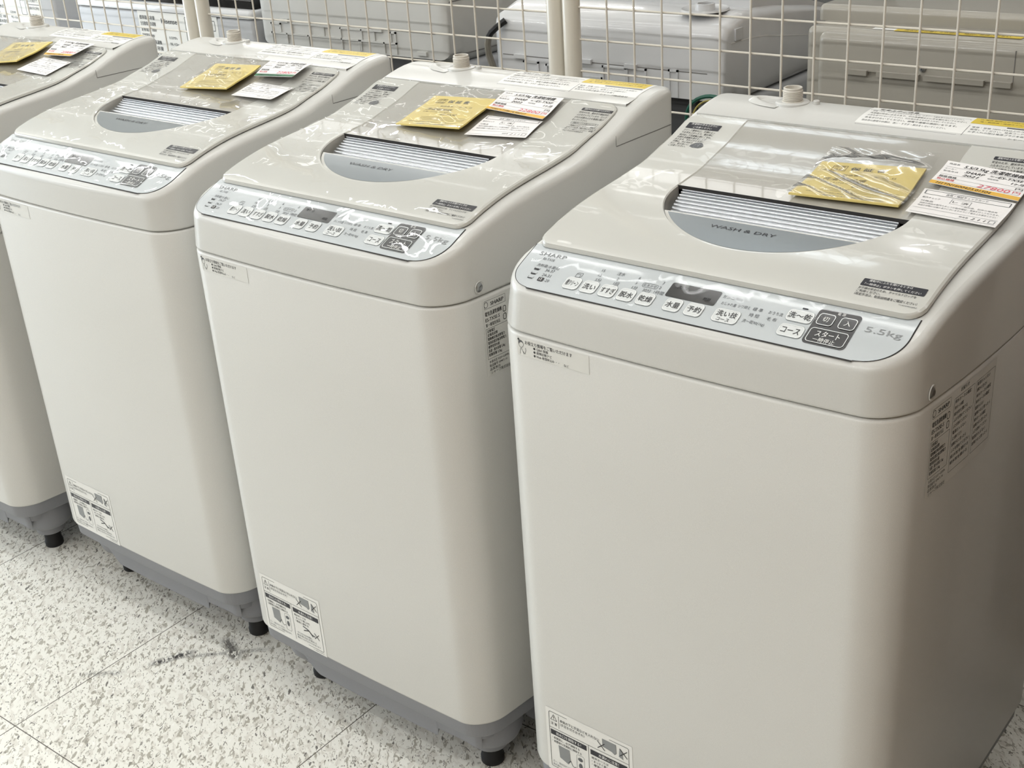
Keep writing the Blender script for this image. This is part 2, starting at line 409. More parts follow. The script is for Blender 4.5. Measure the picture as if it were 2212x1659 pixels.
def make_washer(label):
    root = thing('washing_machine', label, 'washing machine')
    # cabinet
    mb = MB(); rg = []
    for z, d in ((ZBOT, .007), (ZBOT+.001, .0035), (ZBOT+.003, .001), (ZBOT+.007, 0), (.30, 0), (.45, 0), (.6, 0), (ZSEAM-.0035, 0), (ZSEAM-.0012, .0006), (ZSEAM, .0022), (ZSEAM, .009)):
        b = .0047+(.009-.0047)*(z-ZBOT)/(ZSEAM-ZBOT)
        rg.append([(x, y, z) for x, y in outline(b, d)])
    mb.rings(rg, M_BODY, cap0=True)
    mb.build('cabinet', root)
    # top cover with the rim round the control panel and lid
    mb = MB(); re = .0095; rg = []
    rg.append([(x, y, ZSEAM-.001) for x, y in outline(.009, .006)])
    rg.append([(x, y, ZSEAM+.0022) for x, y in outline(.009, .0035)])
    rg.append([(x, y, ZSEAM+.003) for x, y in outline(.009, .0008)])
    rg.append([(x, y, ZSEAM+.005) for x, y in outline(.009, .0)])
    for k in range(6):
        a = R(90)*k/5
        rg.append([(x, y, S(y)-re*(1-math.sin(a))) for x, y in outline(.009, re*(1-math.cos(a)))])
    def lean(p, t):                                             # the left flank leans in towards the lid
        x, y, z = p
        if x >= 0: return p
        xl_ = .2360-.0165*max(0, min(1, (y-.005)/.075)); return (x*(1+(xl_/sx(max(y, RC))-1)*t), y, z)
    rg = rg[:4]+[[lean(p, 1) for p in r] for r in rg[4:]]
    mb.rings(rg[:4], M_COVER)
    mid = []
    for i, (p, q) in enumerate(zip(rg[3], rg[4])): mid.append(tuple(p[j]+(q[j]-p[j])*.5 for j in range(3)))
    mb.rings([rg[3], mid]+rg[4:], M_COVER)
    top = rg[-1]; n = len(top); rows = []
    for i in range(1, NH-1):
        r, l = top[i], top[n-i]; rows.append([(l[0]+(r[0]-l[0])*t/8, r[1], r[2]) for t in range(9)])
    vs = [top[0]]+[p for r in rows for p in r]+[top[NH-1]]; fs = []
    for t in range(8): fs.append((0, 1+t+1, 1+t)[::-1])
    for k in range(len(rows)-1):
        for t in range(8):
            a = 1+k*9+t; my = (vs[a][1]+vs[a+9][1])/2; mx = (vs[a][0]+vs[a+1][0])/2
            if abs(mx) < .165 and .082 < my < .245: continue          # tub opening under the lid
            fs.append((a, a+1, a+10, a+9))
    e = 1+(len(rows)-1)*9
    for t in range(8): fs.append((e+t, e+t+1, len(vs)-1))
    mb.add(vs, fs, M_COVER)
    # seams of the rear service cover on the right and left flank
    for sg in (1,):
        fl = lambda u, v, l: (sg*(sx(u)+l), u, v)
        mb.stroke(fl, [(.331, .8722), (.38, .8716), (.42, .871), (.462, .8706)], .0012, M_LINE, .0002)
        mb.stroke(fl, [(.331, .8722), (.3305, .886)], .0008, M_LINE, .0002)
    # raised ledge behind the lid
    def ledge(a, b):
        y = .3895+.030*b; x = -.208+.442*a
        return (x, y, S(y)+.0030*(1-b)**2+.0002)
    mb.grid(ledge, 24, 6, M_COVER)
    mb.grid(lambda a, b: (-.208+.442*a, .3895, S(.3895)+.0032-.004*b), 24, 1, M_COVER)
    mb.build('top_cover', root)
    # rear caution sticker
    mb = MB(); f = on_cover
    mb.rect(f, -.006, .232, .409, .4695, M_PAPER, .0003, 4, 8)
    rr = random.Random(3)
    mb.text(f, '安全上のご注意', .03, .462, .0065, M_INK, bold=.01, lift=.0005)
    body = ['感電・火災・けがなどのおそれがあります。必ずアース線を取り付けてください。', '洗濯槽が完全に止まるまで、中の洗濯物などに手を触れないでください。', '火気を近づけないでください。引火性のあるものを入れないでください。', '水をかけないでください。感電や漏電の原因になります。', '防水性の敷物や衣類は、洗い・すすぎ・脱水をしないでください。']
    for i, st in enumerate(body):
        mb.text(f, st, .0, .4535-.0078*i, .0044, M_INK if i % 2 else M_INKG, 'L', w=(.112, .118, .108, .112, .102)[i], lift=.0005)
    mb.frame(f, -.004, .118, .4105, .4585, .0005, M_INKG, .0005)
    mb.stroke(f, [(.124, .4105), (.124, .438)], .0006, M_INKG, .0005)
    mb.rect(f, .1215, .2265, .4450, .4680, M_YEL, .0005, 2, 3)
    mb.text(f, '△ 警告 乾燥させてはいけないものがあります', .174, .4615, .0045, M_CARDD, w=.092, lift=.0007)
    mb.text(f, '油・動物油・美容オイルなどの付着した衣類', .174, .4530, .0040, M_CARDD, w=.088, lift=.0007)
    mb.rect(f, .165, .2265, .4395, .4425, M_NAVY, .0005)
    for i, st in enumerate(['電源・容量 100V-15A以上のコンセントを単独で', '使用してください。延長コードは使わない', 'お手入れの際は電源プラグを抜く']):
        mb.text(f, st, .128, .4335-.0062*i, .0040, M_INKG, 'L', w=(.094, .082, .066)[i], lift=.0005)
    mb.text(f, 'シャープ株式会社', .198, .4135, .0045, M_INK, w=.045, lift=.0005)
    mb.build('caution_sticker', root, 0)
    # water inlet
    mb = MB(); c = (-.108, .455, S(.455)); n = 28
    mb.lathe([(.0215, -.002), (.0212, .0010), (.020, .0017), (.0138, .0018)], c, M_COVER, n)
    prof = [(.0138, .0018), (.0134, .0026)]
    for k in range(6): prof += [(.0118, .0030+.0021*k), (.0126, .0040+.0021*k), (.0126, .0045+.0021*k)]
    prof += [(.0117, .0160), (.0114, .0166), (.0118, .0170), (.0118, .0186), (.0112, .0192), (.0096, .0190), (.0092, .012), (.0088, .002), (.0001, .002)]
    mb.lathe(prof, c, M_INLET, n)
    il = mb.build('water_inlet', root)
    mb = MB(); rg = []
    for k in range(25):                                         # crescent wall of the inlet well
        a = R(100+160*k/24); ex = 1.25; ct = Vector((c[0]+.040*ex*math.cos(a), c[1]-.002+.017*math.sin(a), 0)); h = .0042*math.sin(math.pi*k/24)+.0003
        rad = Vector((math.cos(a), math.sin(a), 0))
        rg.append([tuple(ct+rad*dx+Vector((0, 0, S(min(ct.y, .477))-.0005+hz))) for dx, hz in ((-.006, 0), (-.0035, h*.75), (0, h), (.004, h*.8), (.010, 0))])
    mb.rings(rg, M_COVER, close=False)
    mb.build('inlet_surround', root)
    mb = MB(); mb.lathe([(.0042, -.002), (.0042, .004), (.003, .005), (.0001, .005)], (c[0]+.031, c[1]+.003, c[2]), M_COVER, 12); mb.build('inlet_screw_boss', root)
    # control panel
    mb = MB(); z0 = .0005
    def ptop(v): return on_panel(v[0], v[1], 0)
    P = []
    PXL, PXR, PYF, PYR = -.2180, .2292, .0006, .0605
    for k in range(9): a = R(180+90*k/8); P.append((PXL+.030+.030*math.cos(a), PYF+.026+.026*math.sin(a)))
    for k in range(1, 20): P.append((PXL+.030+(PXR-.040-PXL-.030)*k/20, PYF-.0022*math.sin(math.pi*k/20)))
    for k in range(9): a = R(270+90*k/8); P.append((PXR-.040+.040*math.cos(a), PYF+.036+.036*math.sin(a)))
    P += [(PXR, PYR)]; P2 = [(PXL, PYR)]
    def panelfill(off, m, lift):
        # fill by rows between left and right edge
        ys = sorted(set([PYF-.0022+off*1.0+.0005*i*i for i in range(12)]+[.0608]))
        ys = [PYF-.0022+off+(PYR-PYF+.0022-off)*((i/26)**1.5) for i in range(27)]
        def xl(y):
            t = (PYF+.026-y)/.026
            if t <= 0: return PXL+off
            t = min(t, 1); e = PXL+.030-(.030-off)*math.sqrt(max(0, 1-t*t))
            return e
        def xr(y):
            t = (PYF+.036-y)/.036
            if t <= 0: return PXR-off
            t = min(t, 1); return PXR-.040+(.040-off)*math.sqrt(max(0, 1-t*t))
        def yb(x, y):
            s_ = max(0, min(1, (x-PXL-.03)/(PXR-PXL-.07))); return y
        vs = []; fs = []
        for j, y in enumerate(ys):
            a, b = xl(y), xr(y)
            for i in range(17):
                x = a+(b-a)*i/16; vs.append((x, y, S(y)+lift))
        for j in range(26):
            for i in range(16): a = j*17+i; fs.append((a, a+1, a+18, a+17))
        mb.add(vs, fs, m)
    panelfill(0.0, M_DARK, .0002); panelfill(.0013, M_PANEL, .0006)  # dark border paints the shadow of the gap round the panel
    pn = mb.build('control_panel', root)
    f = on_panel
    mb = MB(); mb.rrect(f, -.0285, .0290, .0262, .0451, .0022, M_DISP, .0004); mb.text(f, '残り 分', -.016, .040, .0045, M_FOOT, lift=.0006); mb.text(f, '時間', .018, .032, .004, M_FOOT, lift=.0006)
    mb.build('display', pn, 0)
    def button(u, v, bw, bh, txt, sub=None, dark=False, r=.0045, tw=None, th=.0075):
        m = MB(); a = (u-bw/2, u+bw/2, v-bh/2, v+bh/2)
        if dark:
            m.frame(f, *a, .0007, M_RING, .0010, r); m.rrect(f, a[0]+.0005, a[1]-.0005, a[2]+.0005, a[3]-.0005, r-.0005, M_PAD, .0008); ink = M_WHITE
        else:
            m.frame(f, *a, .0005, M_RINGD, .0006, r); m.frame(f, a[0]+.0004, a[1]-.0004, a[2]+.0004, a[3]-.0004, .0009, M_RING, .0009, r-.0004)
            m.rrect(f, a[0]+.0012, a[1]-.0012, a[2]+.0012, a[3]-.0012, r-.0012, M_BTN, .0007); ink = M_INK
        m.text(f, txt, u, v+(.0022 if sub else 0), th, ink, w=tw, bold=.012, lift=.0011)
        if sub: m.text(f, sub[0], u-.001, v-.0048, sub[1], ink, lift=.0011, bold=.006)
        return m.build('power_button' if dark else 'button', pn, 0)
    bx = [(-.1385, '槽クリーン', .0155), (-.1160, '洗い', None), (-.0925, 'すすぎ', .0168), (-.0692, '脱水', None), (-.0458, '乾燥', None), (-.0128, '水量', None), (.0122, '予約', None)]
    for x, t, tw in bx: button(x, .0167, .0200, .0168, t, tw=tw)
    button(.0482, .0172, .0285, .0168, '洗い技', ('コース', .0048), th=.0070)
    button(.1190, .0350, .0275, .0145, '洗～乾', th=.0075); button(.1185, .0167, .0265, .0150, 'コース', tw=.019, th=.0085)
    mb = MB(); mb.rrect(f, .1335, .1770, .0074, .0500, .0045, M_PAD, .0004); mb.text(f, '電 源', .1562, .0472, .0034, M_WHITE, lift=.0006); mb.build('power_pad', pn, 0)
    button(.1447, .0373, .0165, .0140, '切', dark=True, r=.0035, th=.0062); button(.1668, .0373, .0165, .0140, '入', dark=True, r=.0035, th=.0062)
    button(.1553, .0178, .0385, .0170, 'スタート', ('一時停止', .0052), dark=True, r=.0035, tw=.0245, th=.0075)
    mb = MB(); I, G = M_INK, M_INKG
    mb.text(f, 'SHARP', -.1857, .0478, .0068, M_INKL, w=.036); mb.text(f, 'ES-TX5E', -.1868, .0412, .0040, G); mb.build('brand_mark', pn, 0); mb = MB()
    mb.text(f, '洗剤量/水量(L)', -.1810, .0316, .0042, G, w=.030)
    for y, t, fr in ((.0266, '34-37', 3), (.0200, '24-31', 2)): mb.text(f, t, -.1750, y, .0050, G)
    mb.rrect(f, -.1822, -.1748, .0108, .0162, .0008, I, .0004); mb.text(f, '12', -.1785, .0136, .0042, M_WHITE, lift=.0006); mb.text(f, '-20', -.1705, .0136, .0048, G)
    for y, h_ in ((.0255, .0022), (.0192, .0016), (.0131, .0010)):
        mb.rect(f, -.1955, -.1895, y-.0012, y-.0012+h_, I, .0004); mb.stroke(f, [(-.1955, y+.002), (-.1955, y-.0012), (-.1892, y-.0012), (-.1880, y+.0018)], .0004, I, .0005)
    for x, a, c_, h3 in ((-.1140, '15', '10', '5分'), (-.0912, '注水', '2', '1回'), (-.0679, '6', '3', '1分'), (-.0385, '3', '2', '1時間')):
        for y, t in ((.0415, a), (.0346, c_), (.0281, h3)): mb.text(f, t, x+(.002 if y < .03 else 0), y, .0048, G)
    mb.frame(f, -.0600, -.0415, .0315, .0372, .0004, G, .0004, .0018); mb.text(f, 'おまかせ', -.0508, .0344, .0038, G); mb.text(f, '30分', -.0508, .0279, .0048, G)
    mb.frame(f, -.1415, -.1355, .0258, .0305, .0005, G, .0004); mb.stroke(f, [(-.1415, .0305), (-.1395, .0322), (-.1338, .0322), (-.1338, .0278), (-.1355, .0258)], .0005, G)
    mb.build('printed_text', pn, 0); mb = MB()
    mb.text(f, 'ガンコ汚れ', .0432, .0403, .0042, G); mb.text(f, 'おしゃれ着', .0430, .0322, .0042, G, w=.0165); mb.text(f, 'シワ抑え', .0600, .0326, .0042, G, w=.0135)
    mb.text(f, '標 準', .0750, .0328, .0045, G); mb.text(f, '時 短', .0750, .0252, .0045, G); mb.text(f, 'おうち流', .0945, .0328, .0042, G, w=.015); mb.text(f, '毛 布', .0940, .0252, .0045, G)
    mb.text(f, '洗～乾90(1kg)', .0785, .0172, .0042, G, w=.024); mb.build('course_text', pn, 0)
    mb = MB(); mb.rect(f, .1165, .1222, .0446, .0462, M_NAVY, .0005); mb.build('indicator_lamp', pn, 0)
    mb = MB(); mb.text(f, '5.5kg', .2027, .0372, .0088, M_INKL, w=.036); mb.build('capacity_mark', pn, 0)
    # ---------------- lid
    mb = MB()
    ys = [LY0+.0005*k*k for k in range(5)]+[.0700, .080, .090, .0960, .0985]
    nE = 26
    ell = [EY-EB*math.cos(R(90)*k/nE) for k in range(nE+1)]
    ys2 = [EY+.0012, .235, .25, .265, .28, .295, .31, .325, .34, .355, .37, .378]+[LY1-.0004*k*k for k in (3, 2, 1, 0)]
    ys = ys+ell+ys2
    def xl(y):
        r = .014
        for y0, sg in ((LY0, 1), (LY1, -1)):
            t = (y-y0)*sg
            if t < r: return LX0+r-math.sqrt(max(0, r*r-(r-t)**2))
        return LX0
    def xr(y):
        r = .017
        for y0, sg in ((LY0, 1), (LY1, -1)):
            t = (y-y0)*sg
            if t < r: return LX1-r+math.sqrt(max(0, r*r-(r-t)**2))
        return LX1
    def cc(y):
        if y <= EY-EB: return EC, EC
        if y < EY: e = EA*math.sqrt(max(0, 1-((EY-y)/EB)**2)); return EC-e, EC+e
        return CXL, CXR
    EDG = .0025
    def zl(x, y, d=0):
        return S(y)+hh(y)-d
    L_, R_, Mm = [], [], []
    for y in ys:
        a, b = cc(y); l, r = xl(y), xr(y)
        L_.append([(l+EDG+(a-l-EDG)*t/6, y, zl(0, y)) for t in range(7)]); R_.append([(b+(r-EDG-b)*t/6, y, zl(0, y)) for t in range(7)])
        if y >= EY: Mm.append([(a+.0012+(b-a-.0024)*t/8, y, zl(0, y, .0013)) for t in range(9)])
    for st in (L_, R_):
        n = len(st[0]); mb.add([p for r in st for p in r], [(j*n+i, j*n+i+1, (j+1)*n+i+1, (j+1)*n+i) for j in range(len(st)-1) for i in range(n-1)], M_LID)
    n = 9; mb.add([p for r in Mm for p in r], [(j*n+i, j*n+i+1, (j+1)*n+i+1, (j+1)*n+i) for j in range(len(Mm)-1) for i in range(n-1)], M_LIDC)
    k0 = len(ys)-len(Mm)
    mb.rings([[L_[k0+j][-1] for j in range(len(Mm))], [Mm[j][0] for j in range(len(Mm))]], M_LID, close=False)
    mb.rings([[Mm[j][-1] for j in range(len(Mm))], [R_[k0+j][0] for j in range(len(Mm))]], M_LID, close=False)
    # outer edge of the lid: rounded, then down to the cover, with the gap's shade painted as a dark band under it
    lp = []
    for k, y in enumerate(ys): lp.append(('L', y))
    left = [(xl(y), y) for y in ys]; right = [(xr(y), y) for y in ys]
    loop = right+left[::-1]
    inn = [(xr(y)-EDG, y) for y in ys]+[(xl(y)+EDG, y) for y in ys[::-1]]
    def lift(pts, d): return [(x, y, S(y)+hh(y)-d) for x, y in pts]
    cx, cy = (LX0+LX1)/2, (LY0+LY1)/2
    def grow(pts, g): return [(x+(g if x > cx else -g), y+(-g if y < LY0+.004 else (g if y > LY1-.004 else 0)), ) for x, y in pts]
    r0 = lift(inn, 0); r1 = lift(loop, .0012); r2 = [(x, y, z) for (x, y), (_, _, z) in zip(grow(loop, .0006), lift(loop, .0030))]
    r3 = [(x, y, min(z, S(y)+.0016)) for (x, y, z) in [(a, b, S(b)+.0014) for a, b in grow(loop, .0004)]]
    mb.rings([r0, r1, r2, r3], M_LID)
    mb.rings([[(x, y, S(y)+.0014) for x, y in grow(loop, -.002)], [(x, y, S(y)-.001) for x, y in grow(loop, -.002)]], M_DARK)
    mb.rings([r3, [(x, y, S(y)+.0013) for x, y in grow(loop, -.0025)]], M_DARK)
    # finger recess: wall, plate seat and floor
    rim = [(cc(y)[0], y) for y in ell[::-1]]+[(cc(y)[1], y) for y in ell[1:]]
    t0 = [(x, y, zl(x, y)) for x, y in rim]; t1 = [(EC+(x-EC)*.99, y+.0006, zl(x, y)-.0012) for x, y in rim]; t2 = [(EC+(x-EC)*.985, y+.0006, zl(x, y)-.024) for x, y in rim]
    mb.rings([t0, t1, t2], M_LID, close=False)
    mb.add([(CXL, EY, zl(0, EY)), (CXR, EY, zl(0, EY)), (CXR, EY+.0012, zl(0, EY)-.0013), (CXL, EY+.0012, zl(0, EY)-.0013)], [(0, 1, 2, 3)], M_LID)
    mb.grid(lambda a, b: (CXL+(CXR-CXL)*a, EY, zl(0, EY)-.0001-.005*b), 8, 1, M_DARK)
    mb.grid(lambda a, b: (EC+.998*EA*(2*a-1)*math.sqrt(max(0, 1-(1-b)**2)), EY-EB*(1-b), S(EY-EB*(1-b))-.0175), 12, 16, M_LID)
    lid = mb.build('lid', root, 30)
    # silver handle plate in front of the ribbed grip
    PYR_ = .1610
    mb = MB()
    def seg(off, m, d):
        y0 = EY-(EB-off)
        y1 = PYR_-off*.6; rows = 20; vs = []; fs = []
        for j in range(rows+1):
            y = y0+(y1-y0)*(j/rows)**1.6; e = (EA*.985-off)*math.sqrt(max(0, 1-((EY-y)/(EB-off))**2))
            for i in range(13): x = EC-e+2*e*i/12; vs.append((x, y, zl(x, y)-d-.0016*((y-y0)/(y1-y0))))
        mb.add(vs, [(j*13+i, j*13+i+1, (j+1)*13+i+1, (j+1)*13+i) for j in range(rows) for i in range(12)], m)
        return y1
    seg(.0006, M_LID, .0014); seg(.0042, M_SILV, .0012)
    e1 = EA*.985*math.sqrt(1-((EY-PYR_)/EB)**2)
    mb.grid(lambda a, b: (EC-e1+2*e1*a, PYR_-.0003, zl(0, PYR_)-.0030-.006*b), 8, 1, M_LID)
    on_plate = lambda u, v, l: (u, v, zl(u, v)-.0012-.0016*((v-.1042)/.056)+l)
    mb.text(on_plate, 'WASH & DRY', -.0035, .1420, .0082, M_NAVY, w=.078, lift=.0004)
    mb.build('handle_plate', lid, 30)
    mb = MB(); ribs = 11; A0 = (EY-.0012, zl(0, EY)-.0045); A1 = (PYR_-.012, zl(0, PYR_)-.0160)
    rows = []
    for k in range(ribs):
        for t in (0., .10, .20, .35, .5, .65, .80, .90):
            a = (k+t)/ribs; th = R(90)*a; q = t/.9
            bul = .0034*math.sqrt(max(0, 1-(2*q-1)**2))
            y = A0[0]+(A1[0]-A0[0])*(.35*a+.65*(1-math.cos(th))); z = A0[1]+(A1[1]-A0[1])*(.35*a+.65*math.sin(th))
            nn = Vector((-(A1[1]-A0[1])*(.35+.65*1.57*math.cos(th))*-1, 0)) if 0 else None
            ty_, tz_ = (A1[0]-A0[0])*(.35+.65*1.57*math.sin(th)), (A1[1]-A0[1])*(.35+.65*1.57*math.cos(th)); l_ = math.hypot(ty_, tz_)
            ny, nz = tz_/l_, -ty_/l_
            e = (EA*.975)*math.sqrt(max(0.02, 1-((EY-min(y, EY))/EB)**2))-.006
            rows.append([(EC-e+2*e*i/10, y+ny*bul, z+nz*bul) for i in range(11)])
    mb.add([p for r in rows for p in r], [(j*11+i, (j+1)*11+i, (j+1)*11+i+1, j*11+i+1) for j in range(len(rows)-1) for i in range(10)], M_RIB)
    for sgn in (0, 10):
        mb.rings([[r[sgn] for r in rows], [(r[sgn][0], r[sgn][1], r[sgn][2]-.010) for r in rows]], M_DARK, close=False)
    mb.build('ribbed_grip', lid, 50)
    # printed notices on the lid
    f = on_lid
    def notice(name, u0, u1, v1, vb, head, lines, lh, th, extra=None):
        m = MB(); m.rrect(f, u0, u1, vb, v1, .0012, M_NAVY, .0003)
        nh = len(head); hh_ = (v1-vb)/nh
        for i, t in enumerate(head): m.text(f, t[0], (u0+u1)/2+t[2], v1-hh_*(i+.5), hh_*.62, M_WHITE, w=(u1-u0)*t[1], lift=.0006)
        y = vb-lh*.75
        for t, wd in lines: m.text(f, t, u0+.0005, y, th, M_INK, 'L', w=(u1-u0)*wd, lift=.0004, bold=.006); y -= lh
        if extra: extra(m)
        return m.build(name, lid, 0)
    def sm(m): m.text(f, 'TCADA9B51JBRZ', .212, .0655, .0020, M_INKG, w=.018)
    notice('child_lock_notice', .1568, .2205, .0936, .0823, [('運転中にふたを開けるときは', .68, -.004), ('「一時停止」ボタンを押してください', .88, 0)],
           [('お子様の安全のため、チャイルドロックを', .90), ('ご利用ください。', .38), ('（設定方法は、取扱説明書をご確認ください）', .97)], .0045, .0036, sm)
    def shirt(m):
        m.poly(f, [(-.1752, .3165), (-.1755, .3215), (-.1722, .3268), (-.1680, .3285), (-.1645, .3285), (-.1612, .3262), (-.1585, .3220), (-.1592, .3178), (-.1615, .3175), (-.1618, .3155), (-.1720, .3155), (-.1725, .3172)], M_INKG, .0004)
        m.stroke(f, [(-.170, .3160), (-.1695, .3240), (-.1668, .3262), (-.1640, .3240), (-.164, .3160)], .0006, M_INKL, .0006)
    notice('float_notice', -.2045, -.1578, .3670, .3556, [('洗濯物の浮き上がりに', .80, 0), ('ご注意ください', .56, 0)],
           [('フリース素材など、衣類によっ', .96), ('ては浮き上がったり、脱水時に', .96), ('飛び出して洗濯機上部にこすれ、', .97), ('衣類や洗濯機を傷めることが', .88), ('あります。浮き上がりやすい', .88), ('衣類は、水に沈める', .60), ('など、取り扱いに', .54), ('ご注意ください。', .52)], .0052, .0040, shirt)
    def boxed(m):
        m.frame(f, .1815, .2245, .3345, .3400, .0004, M_INKG, .0004, .0015); m.text(f, '運転中にふたを開けたいとき', .203, .3372, .0036, M_INK, w=.037)
        for i, (t, wd) in enumerate((('一時停止ボタンを押し、運転を', .044), ('止めてから洗濯槽が停止するまで', .047), ('待って、開けてください。再開', .045), ('するときはふたを閉めます。', .034))): m.text(f, t, .1818, .3305-.0046*i, .0035, M_INK, 'L', w=wd, bold=.006)
    notice('lid_lock_notice', .1780, .2270, .3712, .3652, [('運転中はふたを開けられません', .84, 0)],
           [('安全のため、脱水中や運転中は', .96), ('ふたをロックしています。ロック', .97), ('された状態のふたを無理に開け', .95), ('ないでください。', .50)], .0056, .0040, boxed)
    # thin protective film over lid and panel
    mb = MB()
    def fl(a, b):
        y = LY0+.003+(LY1-.004-LY0)*b; x0, x1 = xl(y)+.002, xr(y)-.002; x = x0+(x1-x0)*a
        return (x, y, S(y)+hh(y)+.0014)
    def strip(y0, y1, fa, fb, nu, nv):
        def g(a, b):
            y = y0+(y1-y0)*b; x0, x1 = fa(y), fb(y); x = x0+(x1-x0)*a; return (x, y, S(y)+hh(y)+.0014)
        mb.grid(g, nu, nv, FILMS[4])
    ya, yb_, yc, yd = LY0+.003, EY-EB-.003, EY+.003, LY1-.001
    el, er = (lambda y: xl(y)+.002), (lambda y: xr(y)-.002)
    ca = lambda y: EC-(EA+.003)*math.sqrt(max(0, 1-(max(0, EY-y)/(EB+.003))**2)); cb = lambda y: 2*EC-ca(y)
    strip(ya, yb_, el, er, 40, 14); strip(yc, yd, el, er, 40, 24); strip(yb_, yc, el, ca, 14, 24); strip(yb_, yc, cb, er, 14, 24)
    mb.grid(lambda a, b: (PXL+.012+(PXR-PXL-.026)*a, .0035+.050*b, S(.0035+.050*b)+.0024), 40, 10, FILMS[4])
    mb.build('protective_film', root)
    # front stickers
    f = on_front; mb = MB(); mb.rect(f, -.2030, -.1025, .7292, .7508, M_PAPER2, .0003, 10, 2)
    mb.text(f, 'お役立ち情報をご覧いただけます', -.1915, .7462, .0046, M_INK, 'L', w=.0665, bold=.012, lift=.0005)
    for i, (t, wd) in enumerate((('● Q&A 情報', .021), ('● 故障診断ナビ', .026), ('● Web 修理申込み ・・', .036))): mb.text(f, t, -.1795, .7415-.0044*i, .0036, M_INK, 'L', w=wd, lift=.0005, bold=.006)
    mb.text(f, 'など', -.1335, .7318, .0034, M_INK, lift=.0005)
    hd = [(-.1975+.0035*math.cos(R(a)), .7432+.0042*math.sin(R(a))) for a in range(0, 360, 20)]
    mb.stroke(f, hd+[hd[0]], .0004, M_INK, .0005)
    mb.poly(f, [(-.2010, .7420), (-.2012, .7462), (-.1990, .7480), (-.1955, .7470), (-.1942, .7440), (-.1960, .7455), (-.1985, .7450)], M_INKG, .0006)
    mb.poly(f, [(-.2008+.0012*math.cos(R(a)), .7484+.0014*math.sin(R(a))) for a in range(0, 360, 30)], M_INK, .0006)
    mb.stroke(f, [(-.1995, .7310), (-.1990, .7355), (-.1975, .7385), (-.1955, .7350), (-.1940, .7312)], .0005, M_INKG, .0005)
    mb.stroke(f, [(-.1950, .7345), (-.1925, .7318), (-.1905, .7365), (-.1912, .7395)], .0006, M_INKG, .0005)
    mb.build('information_sticker', root, 0)
    mb = MB(); mb.rect(f, -.1975, -.0625, .1340, .2362, M_PAPER, .0003, 16, 2)
    K = lambda st, u, v, h_, m=M_INK, **k: mb.text(f, st, u, v, h_, m, lift=.0006, **k)
    mb.frame(f, -.1925, -.0675, .1405, .2312, .0007, M_INK, .0005, .003)
    mb.stroke(f, [(-.1925, .2055), (-.0675, .2055)], .0006, M_INK, .0005); mb.stroke(f, [(-.1300, .2055), (-.1300, .1405)], .0006, M_INK, .0005)
    mb.stroke(f, [(-.1765, .2285), (-.1765, .2085)], .0006, M_INK, .0005)
    mb.stroke(f, [(-.1895, .2185), (-.1845, .2275), (-.1795, .2185), (-.1895, .2185)], .0007, M_INK, .0005); mb.stroke(f, [(-.1845, .2250), (-.1845, .2215)], .0009, M_INK, .0005); mb.stroke(f, [(-.1845, .2206), (-.1845, .2196)], .0009, M_INK, .0005)
    K('注 意', -.1845, .2130, .0045, bold=.01)
    K('本体の下に手足などを入れない', -.1745, .2225, .0048, al='L', w=.0620, bold=.012); K('（手足を切るおそれ）', -.1745, .2165, .0046, al='L', w=.0390)
    def cross(u, v, s_=.0055): mb.stroke(f, [(u-s_, v+s_), (u+s_, v-s_)], .0011, M_INK, .0008); mb.stroke(f, [(u-s_, v-s_), (u+s_, v+s_)], .0011, M_INK, .0008)
    mb.poly(f, [(-.1075, .2275), (-.0870, .2275), (-.0865, .2140), (-.0890, .2110), (-.0930, .2135), (-.1070, .2155)], M_INKL, .0005)
    mb.stroke(f, [(-.1075, .2275), (-.1070, .2155), (-.0930, .2135), (-.0890, .2110), (-.0865, .2140), (-.0870, .2275)], .0005, M_INKG, .0006)
    mb.poly(f, [(-.0815, .2255), (-.0770, .2200), (-.0760, .2090), (-.0830, .2110)], M_INKL, .0005); cross(-.0755, .2190); cross(-.1095, .2150)
    mb.rect(f, -.1905, -.1330, .1945, .2025, M_NAVY, .0005, 8, 1); mb.rect(f, -.1270, -.0705, .1930, .2010, M_NAVY, .0005, 8, 1)
    K('排水口を掃除する！', -.1618, .1985, .0050, M_WHITE, w=.040, bold=.01); K('水漏れに注意！', -.0988, .1970, .0050, M_WHITE, w=.031, bold=.01)
    for i, (t, wd) in enumerate((('・設置前に、必ず掃除する', .044), ('・設置後も定期的に掃除する', .047))): K(t, -.1885, .1900-.0055*i, .0040, al='L', w=wd, bold=.006)
    for i, (t, wd) in enumerate((('給水ホースは', .026), ('・まっすぐ差し込む', .034), ('・確実に締める', .030))): K(t, -.1255, .1885-.0056*i, .0040, al='L', w=wd, bold=.006)
    mb.poly(f, [(-.1790, .1805), (-.1610, .1805), (-.1600, .1620), (-.1640, .1560), (-.1775, .1610)], M_INKL, .0005)
    mb.stroke(f, [(-.1640, .1585), (-.1600, .1640), (-.1570, .1570), (-.1540, .1560), (-.1510, .1580)], .0007, M_INK, .0006)
    mb.frame(f, -.1500, -.1375, .1500, .1810, .0005, M_INKG, .0005, .003); mb.poly(f, [(-.1438+.004*math.cos(R(a)), .1740+.003*math.sin(R(a))) for a in range(0, 360, 30)], M_INKG, .0006)
    mb.poly(f, [(-.1438+.003*math.cos(R(a)), .1630+.005*math.sin(R(a))) for a in range(0, 360, 30)], M_INKG, .0006)
    for i, (t, wd) in enumerate((('万一、排水口がつまると', .035), ('床が浸水し、大きな損害を招きます。', .050))): K(t, -.1895, .1500-.0050*i, .0036, M_INKG, al='L', w=wd)
